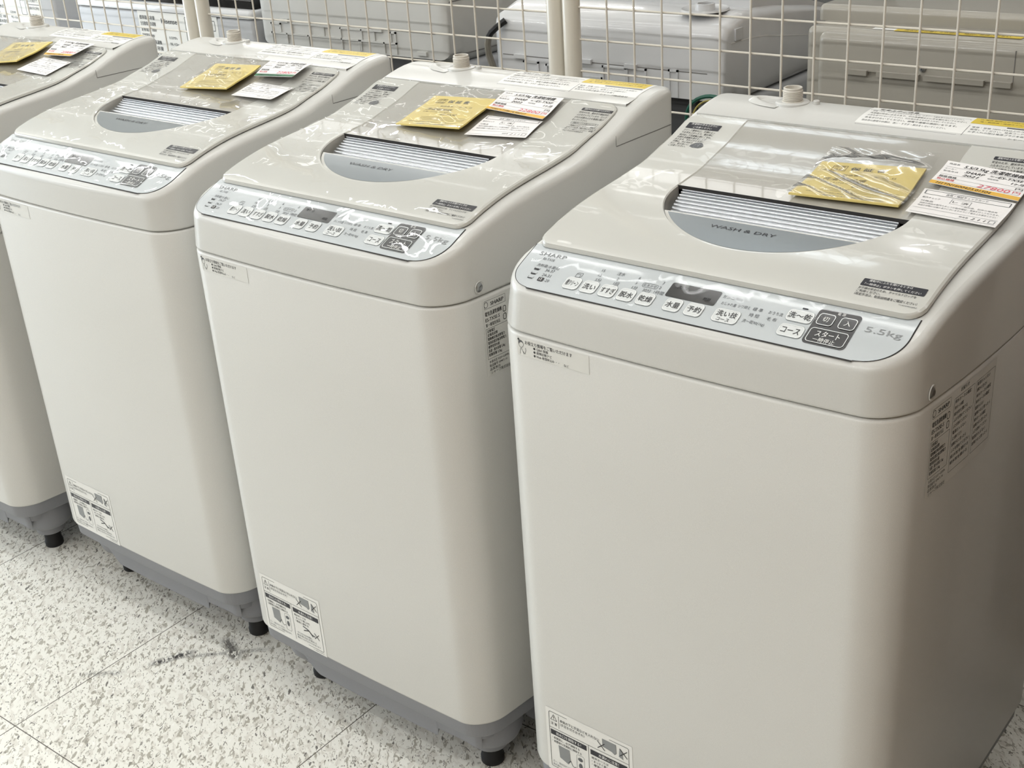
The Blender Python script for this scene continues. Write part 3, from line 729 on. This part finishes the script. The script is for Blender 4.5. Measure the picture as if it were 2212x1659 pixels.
    mb.stroke(f, [(-.1090, .1730), (-.0975, .1700), (-.0900, .1640), (-.0830, .1630)], .0022, M_INKG, .0005); mb.stroke(f, [(-.1080, .1655), (-.0960, .1690), (-.0880, .1610)], .0016, M_INK, .0006); cross(-.0790, .1650, .0050)
    for i, (t, wd) in enumerate((('・外れやゆるみを確認し', .036), ('給水栓は必ず閉める', .044), ('事故につながるおそれがあります', .052))): K(t, -.1260, .1560-.0048*i, .0036, M_INKG, al='L', w=wd)
    K('TLABJB047JBRZ', -.0800, .1378, .0022, M_INKG, w=.024)
    mb.build('caution_label', root, 0)
    # side: rating label and screw
    f = on_side; mb = MB(); mb.rect(f, .060, .2030, .6500, .7505, M_PAPER2, .0003, 8, 2)
    K = lambda st, u, v, h_, m=M_INK, **k: mb.text(f, st, u, v, h_, m, lift=.0006, **k)
    mb.frame(f, .0625, .0985, .7375, .7480, .0004, M_INKG, .0005); mb.stroke(f, [(.0655+.003*math.cos(R(a)), .7428+.0036*math.sin(R(a))) for a in range(0, 361, 30)], .0006, M_INK, .0005)
    K('SHARP', .0840, .7428, .0062, w=.022, bold=.02)
    K('電気洗濯乾燥機', .0630, .7310, .0058, al='L', w=.028, bold=.012); K('ES-TX5E-S', .0630, .7235, .0058, al='L', w=.024, bold=.012); K('第一種電気用品', .0630, .7165, .0045, al='L', w=.024)
    for k_, vv in enumerate((.7290, .7190)): mb.frame(f, .0930, .0985, vv-.004, vv+.004, .0008, M_INK, .0005, .002)
    mb.frame(f, .0625, .1010, .6720, .7120, .0004, M_INKG, .0005)
    for i, (t, wd) in enumerate((('定格電圧', .013), ('定格周波数', .017), ('電動機定格消費電力', .029), ('電熱装置定格消費電力', .031), ('標準使用水量', .019), ('洗濯・脱水容量 5.5kg', .028), ('乾燥容量 3.5kg', .022))): K(t, .0645, .7085-.0052*i, .0040, al='L', w=wd, bold=.012)
    for i in range(3): K(('水道水圧 0.03～0.8MPa', '製造番号 109471.14', '品質表示')[i], .0645, .6680-.0050*i, .0038, al='L', w=(.034, .030, .018)[i])
    for c_ in range(2):
        u0 = .106+.049*c_; mb.frame(f, u0, u0+.045, .660, .742, .0004, M_INKG, .0005)
        rr = random.Random(c_)
        for i in range(11): K(rr.choice(('故障かなと思ったら', '電源が入らない', 'ふたを閉めてください', '排水ホースの確認', '給水栓を開ける', '途中で止まる')), u0+.002, .738-.0068*i, .0040, al='L', w=rr.uniform(.018, .040), bold=.006)
    K('お知らせ', .128, .7475, .0045, bold=.01); K('シャープ株式会社', .066, .6535, .0045, al='L', w=.034)
    mb.build('rating_label', root, 0)
    mb = MB(); cx_, cz_ = .0575, .7682; xs_ = sx(cx_)
    def disc(r, d): return [(xs_+d, cx_+r*math.cos(R(a)), cz_+r*math.sin(R(a))) for a in range(0, 360, 20)]
    mb.rings([disc(.0082, .0), disc(.0078, .0010), disc(.0060, .0002)], M_COVER); mb.rings([disc(.0058, .0003), disc(.0046, .0016), disc(.0030, .0024), disc(.0012, .0010)], M_SCREW, cap1=True)
    mb.build('side_screw', root)
    # grey base
    mb = MB(); o0, o1, o2 = outline(.0047, .006), outline(.0047, .010), outline(.0047, .0165)
    def zb(x, y):
        if y < .03:
            ax = x
            sst = lambda a, b: (lambda t: t*t*(3-2*t))(max(0, min(1, (ax-a)/(b-a))))
            return .0985-.0125*sst(-.190, -.176)-.028*sst(-.166, -.118)+.014*sst(.1265, .1295)-.003*sst(.18, .20)
        if y > DEP-.03: return .07
        t = (y-.03)/(DEP-.06); return .062 if .22 < t < .75 else .085
    ref = outline(.0047, 0); kk = [8 if (p[1] < .03 and q[1] < .03) else 1 for p, q in zip(ref, ref[1:]+ref[:1])]
    def dens(o):
        out = []
        for i, k in enumerate(kk):
            a, b = o[i], o[(i+1) % len(o)]
            for j in range(k): out.append((a[0]+(b[0]-a[0])*j/k, a[1]+(b[1]-a[1])*j/k))
        return out
    def ringz(d, z): return [(x, y, z if z else zb(x, y)) for x, y in dens(outline(.0047, d))]
    mb.rings([ringz(.005, ZBOT+.002), ringz(.0065, .1085), ringz(.0085, .1055), ringz(.0110, .1045), ringz(.0225, .1037), ringz(.0240, .1000), ringz(.0270, 0), ringz(.040, 0), ringz(.040, .110)], M_BASE, cap1=True)
    for fx in (-1, 1):
        for fy in (.079, DEP-.075):
            mb.lathe([(.050, .104), (.0495, .078), (.048, .068), (.044, .058), (.037, .0525), (.030, .0515), (.0285, .050), (.0270, .037), (.0255, .035), (.0001, .035)], (fx*.1800, fy, 0), M_BASE, 28)
    mb.build('base', root, 35)
    for fx in (-1, 1):
        for fy in (.079, DEP-.075):
            mb = MB(); mb.lathe([(.0001, 0), (.0165, 0), (.0175, .0015), (.0175, .010), (.0160, .012), (.0160, .034), (.0001, .034)], (fx*.1800, fy, 0), M_FOOT, 20); mb.build('foot', root)
    return root

W4 = make_washer('white top-loading washer-dryer nearest the camera, at the right end of the front row')
GW = 'white washer-dryers lined up in the front row'
W4['group'] = GW
POS = {4: (.55155, .0015, .00435), 3: (0, 0, 0), 2: (-.54035, .0162, .0057), 1: (-1.10774, -.0198, -.0001)}
LAB = {3: 'white top-loading washer-dryer second from the right, its film glaring over the control panel',
       2: 'white top-loading washer-dryer third from the right, carrying the price tag with a green stripe',
       1: 'white top-loading washer-dryer cut off by the left edge of the photo'}
WM = {4: W4}
for k in (3, 2, 1):
    WM[k] = copy_tree(W4); WM[k]['label'] = LAB[k]
for k, o in WM.items():
    o.location = POS[k][:2]+(0,); o.rotation_euler = (0, 0, POS[k][2])
    if k != 4:
        for c in o.children:
            if c.name.startswith('protective_film'):
                c.data = c.data.copy(); c.data.materials[0] = FILMS[k]

# ------------------------------------------------------------------ cards and tags lying on the lids
def world_map(k):
    x, y, a = POS[k]; c, s = math.cos(a), math.sin(a)
    return lambda p: (p[0]*c-p[1]*s+x, p[0]*s+p[1]*c+y, p[2])
def sheet_map(k, cor, off, curl=None, base=.0023):
    """cor: TL, TR, BR, BL in the machine's own x, y; off: heights of those corners above the lid"""
    wm = world_map(k)
    def fn(u, v, l):
        w_ = ((1-u)*v, u*v, u*(1-v), (1-u)*(1-v))
        x = sum(a*c[0] for a, c in zip(w_, cor)); y = sum(a*c[1] for a, c in zip(w_, cor))
        z = max(S(y)+hh(y) for y in (y,))+base+sum(a*o for a, o in zip(w_, off))+(curl(u, v) if curl else 0)+l
        return wm((x, y, z))
    return fn
def sheet(mb, fn, m, th=.0008, nu=10, nv=10, r=.0):
    mb.grid(lambda a, b: fn(a, b, 0), nu, nv, m); mb.grid(lambda a, b: fn(a, b, -th), nu, nv, m, True)
    ed = [(i/nu, 0) for i in range(nu)]+[(1, j/nv) for j in range(nv)]+[(1-i/nu, 1) for i in range(nu)]+[(0, 1-j/nv) for j in range(nv)]
    mb.rings([[fn(u, v, -th) for u, v in ed], [fn(u, v, 0) for u, v in ed]], m)
def finish(o, label, cat, group):
    # put the origin at the sheet's middle
    me = o.data; c = sum((v.co for v in me.vertices), Vector())/len(me.vertices); c.z = min(v.co.z for v in me.vertices)
    me.transform(Matrix.Translation(-c)); o.location = c
    return tag(o, label, cat, group)
def warranty(k, cor, scor, off, puff, label):
    wm = world_map(k); c0 = wm((sum(c[0] for c in cor)/4, sum(c[1] for c in cor)/4, 0)); z0 = S(.29)+.004
    root = thing('warranty_booklet', label, 'booklet', (c0[0], c0[1], z0), 0, 'yellow warranty booklets in clear sleeves')
    inv = Matrix.Translation((-c0[0], -c0[1], -z0))
    fn = sheet_map(k, cor, off, None, .0041); mb = MB(); sheet(mb, fn, M_CARD, .0022)
    T = lambda st, u, v, h, m=M_CARDD, **kw: mb.text(lambda a, b, l: fn(a, b, l), st, u, v, h, m, lift=.0003, **kw)
    T('保 証 書', .50, .84, .085, M_INKG, w=.34, bold=.02); T('出張', .22, .875, .05, w=.10); T('修理', .22, .805, .05, w=.10)
    mb.frame(fn, .15, .29, .77, .91, .006, M_CARDD, .0003)
    T('製造番号      年  月  日', .55, .68, .04, w=.50); T('洗濯乾燥機', .35, .56, .075, w=.42, shear=.3); T('お買い上げ日 より 本体1年', .38, .47, .035, w=.46); T('ES-TX5E', .60, .40, .07, w=.26, shear=.3)
    for i in range(3): mb.stroke(fn, [(.22, .30-.045*i), (.93, .30-.045*i)], .006, M_CARDD, .0003)
    T('本書は、記載内容の範囲で無料修理を行うことをお約束するものです。', .5, .135, .03, w=.76); T('株式会社 リユース 家電販売 保証センター', .58, .06, .04, M_INKG, w=.56, bold=.01)
    o = mb.build('booklet', root, 30); o.data.transform(inv)
    rr = random.Random(k*5)
    ph = [(rr.uniform(0, 6), rr.uniform(1, 3), rr.uniform(1, 3), rr.uniform(.4, 1)) for _ in range(6)]
    def curl(u, v):
        e = min(1, 6*min(u, 1-u, v, 1-v)+.15)
        z = sum(a*math.sin(p+6.28*(fu*u+fv*v)) for p, fu, fv, a in ph)
        ridge = max(0, 1-abs(v-.72+.25*(u-.5)**2)/.16)
        return .0012+puff*(.35*abs(z)*e+1.0*ridge*e)
    sf = sheet_map(k, scor, off, curl, .0040)
    mb = MB(); mb.grid(lambda a, b: sf(a, b, .0006), 44, 44, M_SLEEVE if k == 4 else M_SLEEVE2); o = mb.build('clear_sleeve', root, 60); o.data.transform(inv)
    return root
warranty(4, [(.002, .316), (.119, .329), (.126, .240), (.002, .234)], [(.000, .345), (.124, .357), (.131, .238), (.000, .231)], (.0, .0, .002, .001), .0065, 'yellow warranty booklet in a puffed glossy sleeve on the nearest washer-dryer')
warranty(3, [(-.073, .352), (.037, .358), (.046, .266), (-.073, .267)], [(-.078, .377), (.035, .383), (.049, .264), (-.075, .264)], (.0, .002, .008, .001), .0012, 'yellow warranty booklet on the lid of the second washer-dryer from the right')
warranty(2, [(-.047, .358), (.063, .362), (.075, .275), (-.044, .275)], [(-.054, .383), (.056, .388), (.078, .273), (-.046, .272)], (.0, .003, .009, .001), .0014, 'yellow warranty booklet beside the green-striped price tag')
warranty(1, [(-.052, .364), (.062, .378), (.069, .292), (-.045, .280)], [(-.055, .384), (.058, .392), (.072, .290), (-.047, .278)], (.0, .002, .009, .001), .0014, 'yellow warranty booklet on the washer-dryer at the left edge')
def price_tag(k, cor, off, label, price, year, model, stripe, code, bend=.0):
    fn = sheet_map(k, cor, off, (lambda u, v: bend*(1-v)**2*0+bend*math.sin(math.pi*v)*.4) if bend else None); mb = MB(); sheet(mb, fn, M_TAG, .0005)
    T = lambda st, u, v, h, m=M_INK, **kw: mb.text(fn, st, u, v, h, m, lift=.0003, **kw)
    T('税抜価格', .14, .36, .085, w=.20, bold=.01); T('税込価格', .14, .24, .085, M_RED, w=.20, bold=.01)
    T('商品名', .10, .90, .06, M_INKG, w=.12); T('メーカー', .10, .70, .06, M_INKG, w=.14); T('製造年式', .12, .60, .06, M_INKG, w=.17)
    T('5.5/3.5kg 洗濯乾燥機', .56, .87, .13, w=.68, shear=.25, bold=.02); T('SHARP', .38, .68, .12, w=.22, shear=.25, bold=.02); T(year, .36, .54, .11, w=.18, shear=.25, bold=.02)
    T('型式', .60, .69, .05, M_INKG); T(model, .78, .70, .11, w=.28, shear=.25, bold=.015); T('保証期間', .60, .58, .05, M_INKG, w=.12); T('1ヶ月', .88, .56, .10, w=.14, shear=.25, bold=.015)
    T('円', .93, .38, .09); T('円', .93, .24, .09, M_RED); T(price, .68, .24, .15, M_PINK, w=.36, shear=.2)
    for v in (.78, .46, .31, .17): mb.stroke(fn, [(.03, v), (.97, v)], .007, M_INKL, .0003)
    mb.rect(fn, 0, 1, .0, .13, stripe, .0002, 6, 2); T(code, .38, .065, .10, M_INK, w=.62, shear=.3, bold=.02)
    o = mb.build('price_tag', None, 30)
    return finish(o, label, 'price tag', 'handwritten price tags on the lids')
GO = M_ORANGE
price_tag(4, [(.1345, .350), (.2330, .342), (.2330, .288), (.1335, .300)], (.001, .001, .003, .003), 'handwritten price tag with pink 27800 on the nearest washer-dryer', '27800', '2021', 'ES-TX5E', GO, 'H1TN1600423.01504')
price_tag(3, [(.036, .381), (.139, .381), (.146, .322), (.040, .331)], (.002, .002, .006, .006), 'orange-striped price tag marked 22800 on the second washer-dryer from the right', '22800', '2022', 'ES-TX5F', GO, 'H4071718614.48217')
price_tag(2, [(.066, .383), (.163, .385), (.172, .330), (.076, .334)], (.002, .003, .012, .004), 'price tag with a curved green bottom stripe on the third washer-dryer', '22800', '2022', 'ES-TX5F', M_GREEN, 'H40718200.1861', .004)
price_tag(1, [(.066, .393), (.184, .388), (.181, .334), (.088, .338)], (.002, .003, .009, .003), 'orange-striped price tag on the washer-dryer at the left edge', '22800', '2022', 'ES-TX5F', GO, 'H4071617014')
def check_card(k, cor, off, label):
    fn = sheet_map(k, cor, off); mb = MB(); sheet(mb, fn, M_TAG, .0005)
    T = lambda st, u, v, h, m=M_INKG, **kw: mb.text(fn, st, u, v, h, m, lift=.0003, **kw)
    mb.frame(fn, .03, .97, .82, .96, .010, M_INKG, .0003); T('品質・保証チェックカード', .5, .89, .07, w=.46)
    T('動作チェック', .14, .70, .06, w=.20); mb.frame(fn, .36, .58, .60, .78, .006, M_INKL, .0003); T('レ 済', .47, .69, .08, M_INK); T('付属品', .12, .56, .06, w=.14); T('一部欠品、別売の場合有', .70, .56, .05, w=.40)
    for i, t in enumerate(('当店の商品は専門スタッフが動作確認・清掃を行っております。', '商品の状態には個人差がございますのでご了承の上お求めください')): T(t, .5, .46-.10*i, .06, w=.88)
    mb.stroke(fn, [(.03, .24), (.97, .24)], .008, M_INKL, .0003); mb.stroke(fn, [(.03, .06), (.97, .06)], .008, M_INKL, .0003)
    T('担当者', .62, .15, .06, w=.10); T('2 1 1', .78, .15, .10, M_INK, w=.16, shear=.3); mb.frame(fn, .89, .96, .09, .21, .008, M_INKL, .0003)
    o = mb.build('inspection_card', None, 30)
    return finish(o, label, 'card', 'white inspection cards on the lids')
check_card(4, [(.133, .292), (.2315, .287), (.2318, .229), (.136, .235)], (.0008, .0008, .001, .0015), 'white printed inspection card below the 27800 price tag')
check_card(3, [(.050, .323), (.143, .326), (.149, .280), (.053, .268)], (.0005, .0008, .002, .001), 'white inspection card below the orange-striped tag on the second washer-dryer')
check_card(2, [(.090, .322), (.185, .318), (.186, .268), (.085, .275)], (.0005, .001, .006, .001), 'white inspection card below the green-striped price tag')
check_card(1, [(.094, .334), (.189, .328), (.187, .274), (.083, .281)], (.0005, .001, .002, .001), 'white inspection card on the washer-dryer at the left edge')

# ------------------------------------------------------------------ wire grid screens behind the front row
GY = .655
def grid_screen(label, xs, zs, x0, x1):
    root = thing('wire_grid_screen', label, 'grid screen', ((x0+x1)/2, GY, 0), 0, 'cream wire grid screens')
    inv = Matrix.Translation((-(x0+x1)/2, -GY, 0))
    mb = MB()
    for x in xs: mb.tube([(x, GY-.0018, zs[0]), (x, GY-.0018, zs[-1])], .0017, M_WIRE, 7)
    for z in zs: mb.tube([(x0, GY+.0012, z), (x1, GY+.0012, z)], .0017, M_WIRE, 7)
    mb.build('wire_mesh', root).data.transform(inv)
    for x in (x0, x1):
        mb = MB(); mb.lathe([(.0001, 0), (.0142, 0), (.0142, 1.60), (.012, 1.605), (.0001, 1.605)], (x, GY, 0), M_POST, 20); mb.build('post', root).data.transform(inv)
grid_screen('cream wire grid screen behind the two left washer-dryers, left of the first pair of posts', [-1.65+.05*k for k in range(-5, 13)], [.881+.05*n for n in range(-15, 15)], -1.945, -1.0035)
grid_screen('cream wire grid screen in the middle, between the two pairs of posts', [-.603+.0511*k for k in range(-6, 10)], [.9205+.049*n for n in range(-16, 14)], -.965, -.0785)
grid_screen('cream wire grid screen on the right, behind the nearest washer-dryer', [.1715+.0499*k for k in range(-3, 14)], [.980+.0495*n for n in range(-17, 13)], -.0470, .868)

# ------------------------------------------------------------------ appliances behind the screens, their backs towards us
def prism(mb, prof, x0, x1, r, m, seg=4):
    """profile in (y, z) run along x, with rounded ends"""
    cy = sum(p[0] for p in prof)/len(prof); cz = sum(p[1] for p in prof)/len(prof)
    hy = max(abs(p[0]-cy) for p in prof); hz = max(abs(p[1]-cz) for p in prof); rg = []
    def ring(x, d): return [(x, cy+(y-cy)*(1-d/hy), cz+(z-cz)*(1-d/hz)) for y, z in prof]
    for k in range(seg+1): a = R(90*k/seg); rg.append(ring(x0+r*(1-math.cos(a)) if 0 else x0+r*(1-math.sin(a)), r*(1-math.cos(R(90)-a)) if 0 else r*(1-math.sin(a))*0+r*(1-math.cos(R(90)-a))*0+(r-r*math.sin(a))*0+r*(1-math.sin(a))))
    rg = []
    for k in range(seg+1): a = R(90*k/seg); rg.append(ring(x0+r*(1-math.cos(a)), r*(1-math.sin(a))))
    for k in range(seg+1): a = R(90*(1-k/seg)); rg.append(ring(x1-r*(1-math.cos(a)), r*(1-math.sin(a))))
    mb.rings(rg, m, cap0=True, cap1=True)
def back_washer(name, label, x0, x1, yb, zc, zt, m_back, frames, slots, seam_z, lean=.0):
    GB = 'washers seen from behind through the screens'
    root = thing(name, label, 'washing machine', ((x0+x1)/2, yb+.26, 0), 0, GB); inv = Matrix.Translation((-(x0+x1)/2, -yb-.26, 0))
    def done(mb, n, sm=40):
        o = mb.build(n, root, sm); o.data.transform(inv); return o
    mb = MB(); mb.rbox(x0+.006, x1-.001, yb+.030, yb+.53, .09, zc-.012, .012, M_SIDEB); done(mb, 'cabinet')
    mb = MB(); mb.box(x0+.05, x1-.065, yb+.022, yb+.034, .12, zc-.004, M_STEELD); done(mb, 'rear_plate')
    mb = MB(); mb.rbox(x0+.012, x1-.012, yb+.04, yb+.52, .035, .098, .01, M_BASE)
    done(mb, 'base')
    for a in (x0+.07, x1-.07):
        for b in (yb+.10, yb+.46):
            mb = MB(); mb.lathe([(.0001, 0), (.02, 0), (.02, .036), (.0001, .036)], (a, b, 0), M_FOOT, 14); done(mb, 'foot')
    mb = MB()
    prof = [(yb, zc), (yb, zt-.022), (yb+.003, zt-.010), (yb+.010, zt-.003), (yb+.022, zt), (yb+.06, zt+.012), (yb+.12, zt+.006), (yb+.20, zt-.002), (yb+.33, zt-.022), (yb+.50, zt-.065), (yb+.525, zt-.085), (yb+.53, zc-.012), (yb+.04, zc-.012), (yb+.035, zc)]
    prism(mb, prof, x0, x1, .022, m_back)
    done(mb, 'rear_cover', 35)
    mb = MB(); fb = lambda u, v, l: (u, yb-l, v)
    for i, (u0, u1, v0, v1) in enumerate(frames):
        t = .0032; dl = .0022+.00012*i; u0 += .0003*i; u1 += .0002*i; v1 -= .0001*i
        for a0, a1, b0, b1 in ((u0, u1, v1-t, v1), (u0, u0+t, v0, v1), (u1-t, u1, v0, v1)): mb.box(a0, a1, yb-dl, yb+.001, b0, b1, m_back)
    mb.stroke(fb, [(x0+.02, seam_z), (x1-.03, seam_z-.002)], .0016, M_LINE, .0003)
    for u, v in slots: mb.box(u-.012, u+.012, yb-.005, yb+.001, v-.003, v+.004, m_back)
    done(mb, 'embossed_ribs', 0)
    mb = MB()
    def lt(a, b):
        y = yb+.135+.36*b; return (x0+.03+(x1-x0-.06)*a, y, (zt+.020 if b < .05 else zt+.018-.075*((y-yb-.135)/.36)**1.5))
    mb.grid(lt, 10, 14, M_WHITEB)
    ed = [(i/10, 0) for i in range(10)]+[(1, j/14) for j in range(14)]+[(1-i/10, 1) for i in range(10)]+[(0, 1-j/14) for j in range(14)]
    mb.rings([[lt(u, v) for u, v in ed], [(p[0], p[1], p[2]-.016) for p in (lt(u, v) for u, v in ed)]], M_WHITEB)
    done(mb, 'lid', 30)
    return root, done
# A: white washer with a round inlet, centre right
zc = .8200
fr = [(-.079, -.030, .820, .862), (-.030, .010, .830, .863), (.052, .071, .822, .866), (-.135, -.079, .822, .842), (-.25, -.215, .832, .858), (-.20, -.13, .826, .856)]
ra, da = back_washer('washing_machine', 'white washer seen from behind with a round water inlet, right of the middle posts', -.315, .155, .78, zc, .940, M_WHITEB, fr, [(-.112, .866), (-.02, .8645), (-.255, .864)], .8655)
mb = MB(); mb.lathe([(.040, .0), (.038, .003), (.026, -.001), (.0165, .000), (.0155, .010), (.0125, .0105), (.012, .002), (.0001, .002)], (.088, .835, .953), M_WHITEB, 26); mb.lathe([(.0122, .004), (.0001, .0042)], (.088, .835, .956), M_STEELD, 20); da(mb, 'water_inlet')
mb = MB(); fs_ = lambda u, v, l: (.1552+l, u, v)
mb.stroke(fs_, [(.800, .910), (.862, .908), (.910, .903), (.966, .893), (1.045, .880), (1.25, .850)], .0016, M_WHITE, .0004); mb.box(.154, .158, .812, .834, .912, .930, M_WHITEB); da(mb, 'side_clip', 0)
mb = MB(); mb.tube([(-.284, .779, .925), (-.296, .768, .914), (-.306, .764, .905), (-.312, .763, .897)], .0055, M_FOOT, 8); mb.tube([(-.312, .763, .898), (-.3155, .763, .884), (-.314, .763, .866), (-.308, .765, .845), (-.296, .770, .80), (-.28, .776, .70)], .0062, M_CABLE, 8); da(mb, 'power_cord')
mb = MB(); mb.tube([(.138+.044*math.cos(R(a)), .768+.006*math.sin(R(a*2)), .786+.046*math.sin(R(a))) for a in range(10, 200, 10)], .0032, M_CABLEG, 8); da(mb, 'earth_wire')
mb = MB(); mb.tube([(.138+.037*math.cos(R(a)), .772, .785+.039*math.sin(R(a))) for a in range(10, 190, 10)], .0015, M_CREAMW, 6); da(mb, 'yellow_earth_wire')
# C: grey-backed washer left of it
fr = [(-.910, -.880, .868, .886), (-.848, -.752, .868, .889), (-.795, -.752, .868, .889), (-.708, -.612, .868, .888), (-.650, -.612, .868, .888), (-.572, -.556, .868, .888), (-.912, -.556, .846, .868), (-.867, -.800, .846, .868), (-.708, -.655, .846, .868), (-.655, -.588, .846, .868)]
rc, dc = back_washer('washing_machine', 'tall grey-backed washer with embossed ribs, left of the washer with a round inlet', -.945, -.425, .78, .8420, .985, M_GREYB, fr, [(-.867, .8915), (-.748, .8885), (-.602, .8885), (-.490, .8515)], .8915)
mb = MB(); fs_ = lambda u, v, l: (-.4248+l, u, v)
mb.stroke(fs_, [(.79, .8530), (.83, .8480), (.90, .8465), (1.2, .8465)], .0022, M_LINE, .0004); mb.stroke(fs_, [(.79, .947), (.85, .9465), (1.2, .945)], .0018, M_LINE, .0004); da_ = dc(mb, 'side_seams', 0)
# D and E: white appliances far left
def plain_washer(label, x0, x1, yb, zt, sticker, brand, band):
    root = thing('washing_machine', label, 'washing machine', ((x0+x1)/2, yb+.28, 0), 0, 'washers seen from behind through the screens'); inv = Matrix.Translation((-(x0+x1)/2, -yb-.28, 0))
    def done(mb, n, sm=40):
        o = mb.build(n, root, sm); o.data.transform(inv); return o
    mb = MB(); mb.rbox(x0, x1, yb, yb+.55, .03, zt-.018, .010, M_SIDEB); done(mb, 'cabinet')
    mb = MB(); mb.rbox(x0-.002, x1+.002, yb-.004, yb+.556, zt-.017, zt, .012, M_WHITEB); done(mb, 'top_frame')
    for a in (x0+.07, x1-.07):
        for b in (yb+.08, yb+.47):
            mb = MB(); mb.lathe([(.0001, 0), (.02, 0), (.02, .035), (.0001, .035)], (a, b, 0), M_FOOT, 14); done(mb, 'foot')
    if band:
        mb = MB(); mb.rbox(x0+.012, x1-.006, yb+.012, yb+.54, zt+.0005, zt+.022, .008, M_BLACKG); done(mb, 'glass_lid')
        mb = MB(); mb.rbox(x0+.015, x1-.02, yb+.06, yb+.50, zt+.0225, zt+.040, .008, M_WHITEB); done(mb, 'control_hood')
    f = lambda u, v, l: (u, yb-l, v); a, b, c, d = sticker; mb = MB(); mb.rect(f, a, b, c, d, M_PAPER, .0004)
    rr = random.Random(int(abs(a)*100)); W_ = b-a; Hh = d-c
    if brand: mb.text(f, brand, a+W_*.40, d-Hh*.13, .014, M_INK, w=W_*.20, bold=.02, lift=.0008)
    for i in range(9):
        v = d-Hh*(.10+.095*i)
        mb.text(f, rr.choice(('全自動電気洗濯機', '定格電圧 100V', '標準使用水量', '標準洗濯容量', '標準脱水容量', '水道水圧')), a+W_*.02, v, .009, M_INK, 'L', w=W_*rr.uniform(.14, .28), lift=.0008, bold=.01)
        if i > 2: mb.text(f, rr.choice(('90L 4.5kg', '50/60Hz', '320W', '0.03MPa')), a+W_*.37, v, .008, M_INKG, 'L', w=W_*rr.uniform(.10, .16), lift=.0008)
    mb.frame(f, a+W_*.60, a+W_*.70, d-Hh*.42, d-Hh*.04, .0016, M_INKG, .0006); mb.text(f, '△ 注意', a+W_*.65, d-Hh*.12, .010, M_INK, w=W_*.07, lift=.0008)
    mb.frame(f, a+W_*.72, a+W_*.97, d-Hh*.22, d-Hh*.06, .0016, M_INKG, .0006); mb.frame(f, a+W_*.62, a+W_*.97, c+Hh*.06, c+Hh*.42, .0025, M_INKG, .0006)
    for i in range(3): mb.text(f, ('ふたを開けて', '本体の下に手を', '火気禁止')[i], a+W_*.74, d-Hh*(.14+.14*i), .008, M_INK, 'L', w=W_*.20, lift=.0008)
    done(mb, 'rating_label', 0)
plain_washer('white washer with a black glass lid and printed back label, behind the left posts', -1.60, -.968, .78, .905, (-1.365, -1.085, .745, .886), 'Hisense', True)
plain_washer('white appliance with a speckled label on its back at the far left, behind the screen', -2.30, -1.70, .78, .935, (-1.985, -1.752, .775, .905), None, False)
# B: machine with its back's shade put into the colour, behind the nearest washer-dryer
root = thing('washing_machine', 'shade-toned washer with a long yellow sticker on top, behind the nearest washer-dryer', 'washing machine', (.63, 1.05, 0), 0, 'washers seen from behind through the screens'); inv = Matrix.Translation((-.63, -1.05, 0))
def doneb(mb, n, sm=40):
    o = mb.build(n, root, sm); o.data.transform(inv); return o
mb = MB(); mb.rbox(.299, .965, .772, 1.32, .04, .9505, .010, M_SHADEB); doneb(mb, 'cabinet')
for a in (.37, .89):
    for b in (.85, 1.25):
        mb = MB(); mb.lathe([(.0001, 0), (.02, 0), (.02, .042), (.0001, .042)], (a, b, 0), M_FOOT, 14); doneb(mb, 'foot')
mb = MB(); mb.rbox(.326, .940, .752, .80, .30, .9465, .012, M_SHADEB)
for u0, u1, dz in ((.375, .409, 0), (.424, .486, 0), (.4935, .578, 0), (.590, .615, 0)): mb.box(u0, u1, .744, .754, .8915+dz, .8985+dz, M_SHADEB)
mb.box(.409, .424, .749, .754, .8965, .8985, M_SHADEB); mb.box(.578, .590, .749, .754, .8965, .8985, M_SHADEB)
mb.box(.6145, .6155, .7514, .753, .8985, .940, M_LINE)
doneb(mb, 'rear_panel', 35)
mb = MB(); n = 18
mb.rings([[(.4895+r*math.cos(2*math.pi*i/n), .752-d, .9065+r*math.sin(2*math.pi*i/n)) for i in range(n)] for r, d in ((.0048, .0), (.0042, .003), (.002, .004), (.0012, .002))], M_SCREW, cap1=True); doneb(mb, 'screw')
mb = MB(); mb.rbox(.290, .965, .826, 1.30, .9495, .9735, .010, M_SHADEB); doneb(mb, 'top_hood')
mb = MB(); f = lambda u, v, l: (u, v, .9506+l); mb.rect(f, .432, .612, .7775, .8080, M_YEL, .0004); mb.text(f, '△ 警告 乾燥させてはいけないもの・火気禁止', .52, .799, .009, M_CARDD, w=.15, lift=.0007); mb.text(f, '油などの付着した衣類は、絶対に乾燥させない', .52, .786, .009, M_CARDD, w=.15, lift=.0007)
mb.rect(f, .398, .432, .780, .806, M_WHITE, .0004); doneb(mb, 'yellow_sticker', 0)
# dark cabinets further back
for nm, x0, x1, lb in (('a', -.80, -.116, 'dark grey tall cabinet behind the white washer with the round inlet'), ('b', -.089, .70, 'dark grey tall cabinet at the top right, behind the shade-toned washer')):
    mb = MB(); mb.rbox(x0, x1, 1.90, 2.55, 0, 1.75, .012, M_FRIDGE); o = mb.build('tall_cabinet'); tag(o, lb, 'cabinet', 'dark grey cabinets at the back')
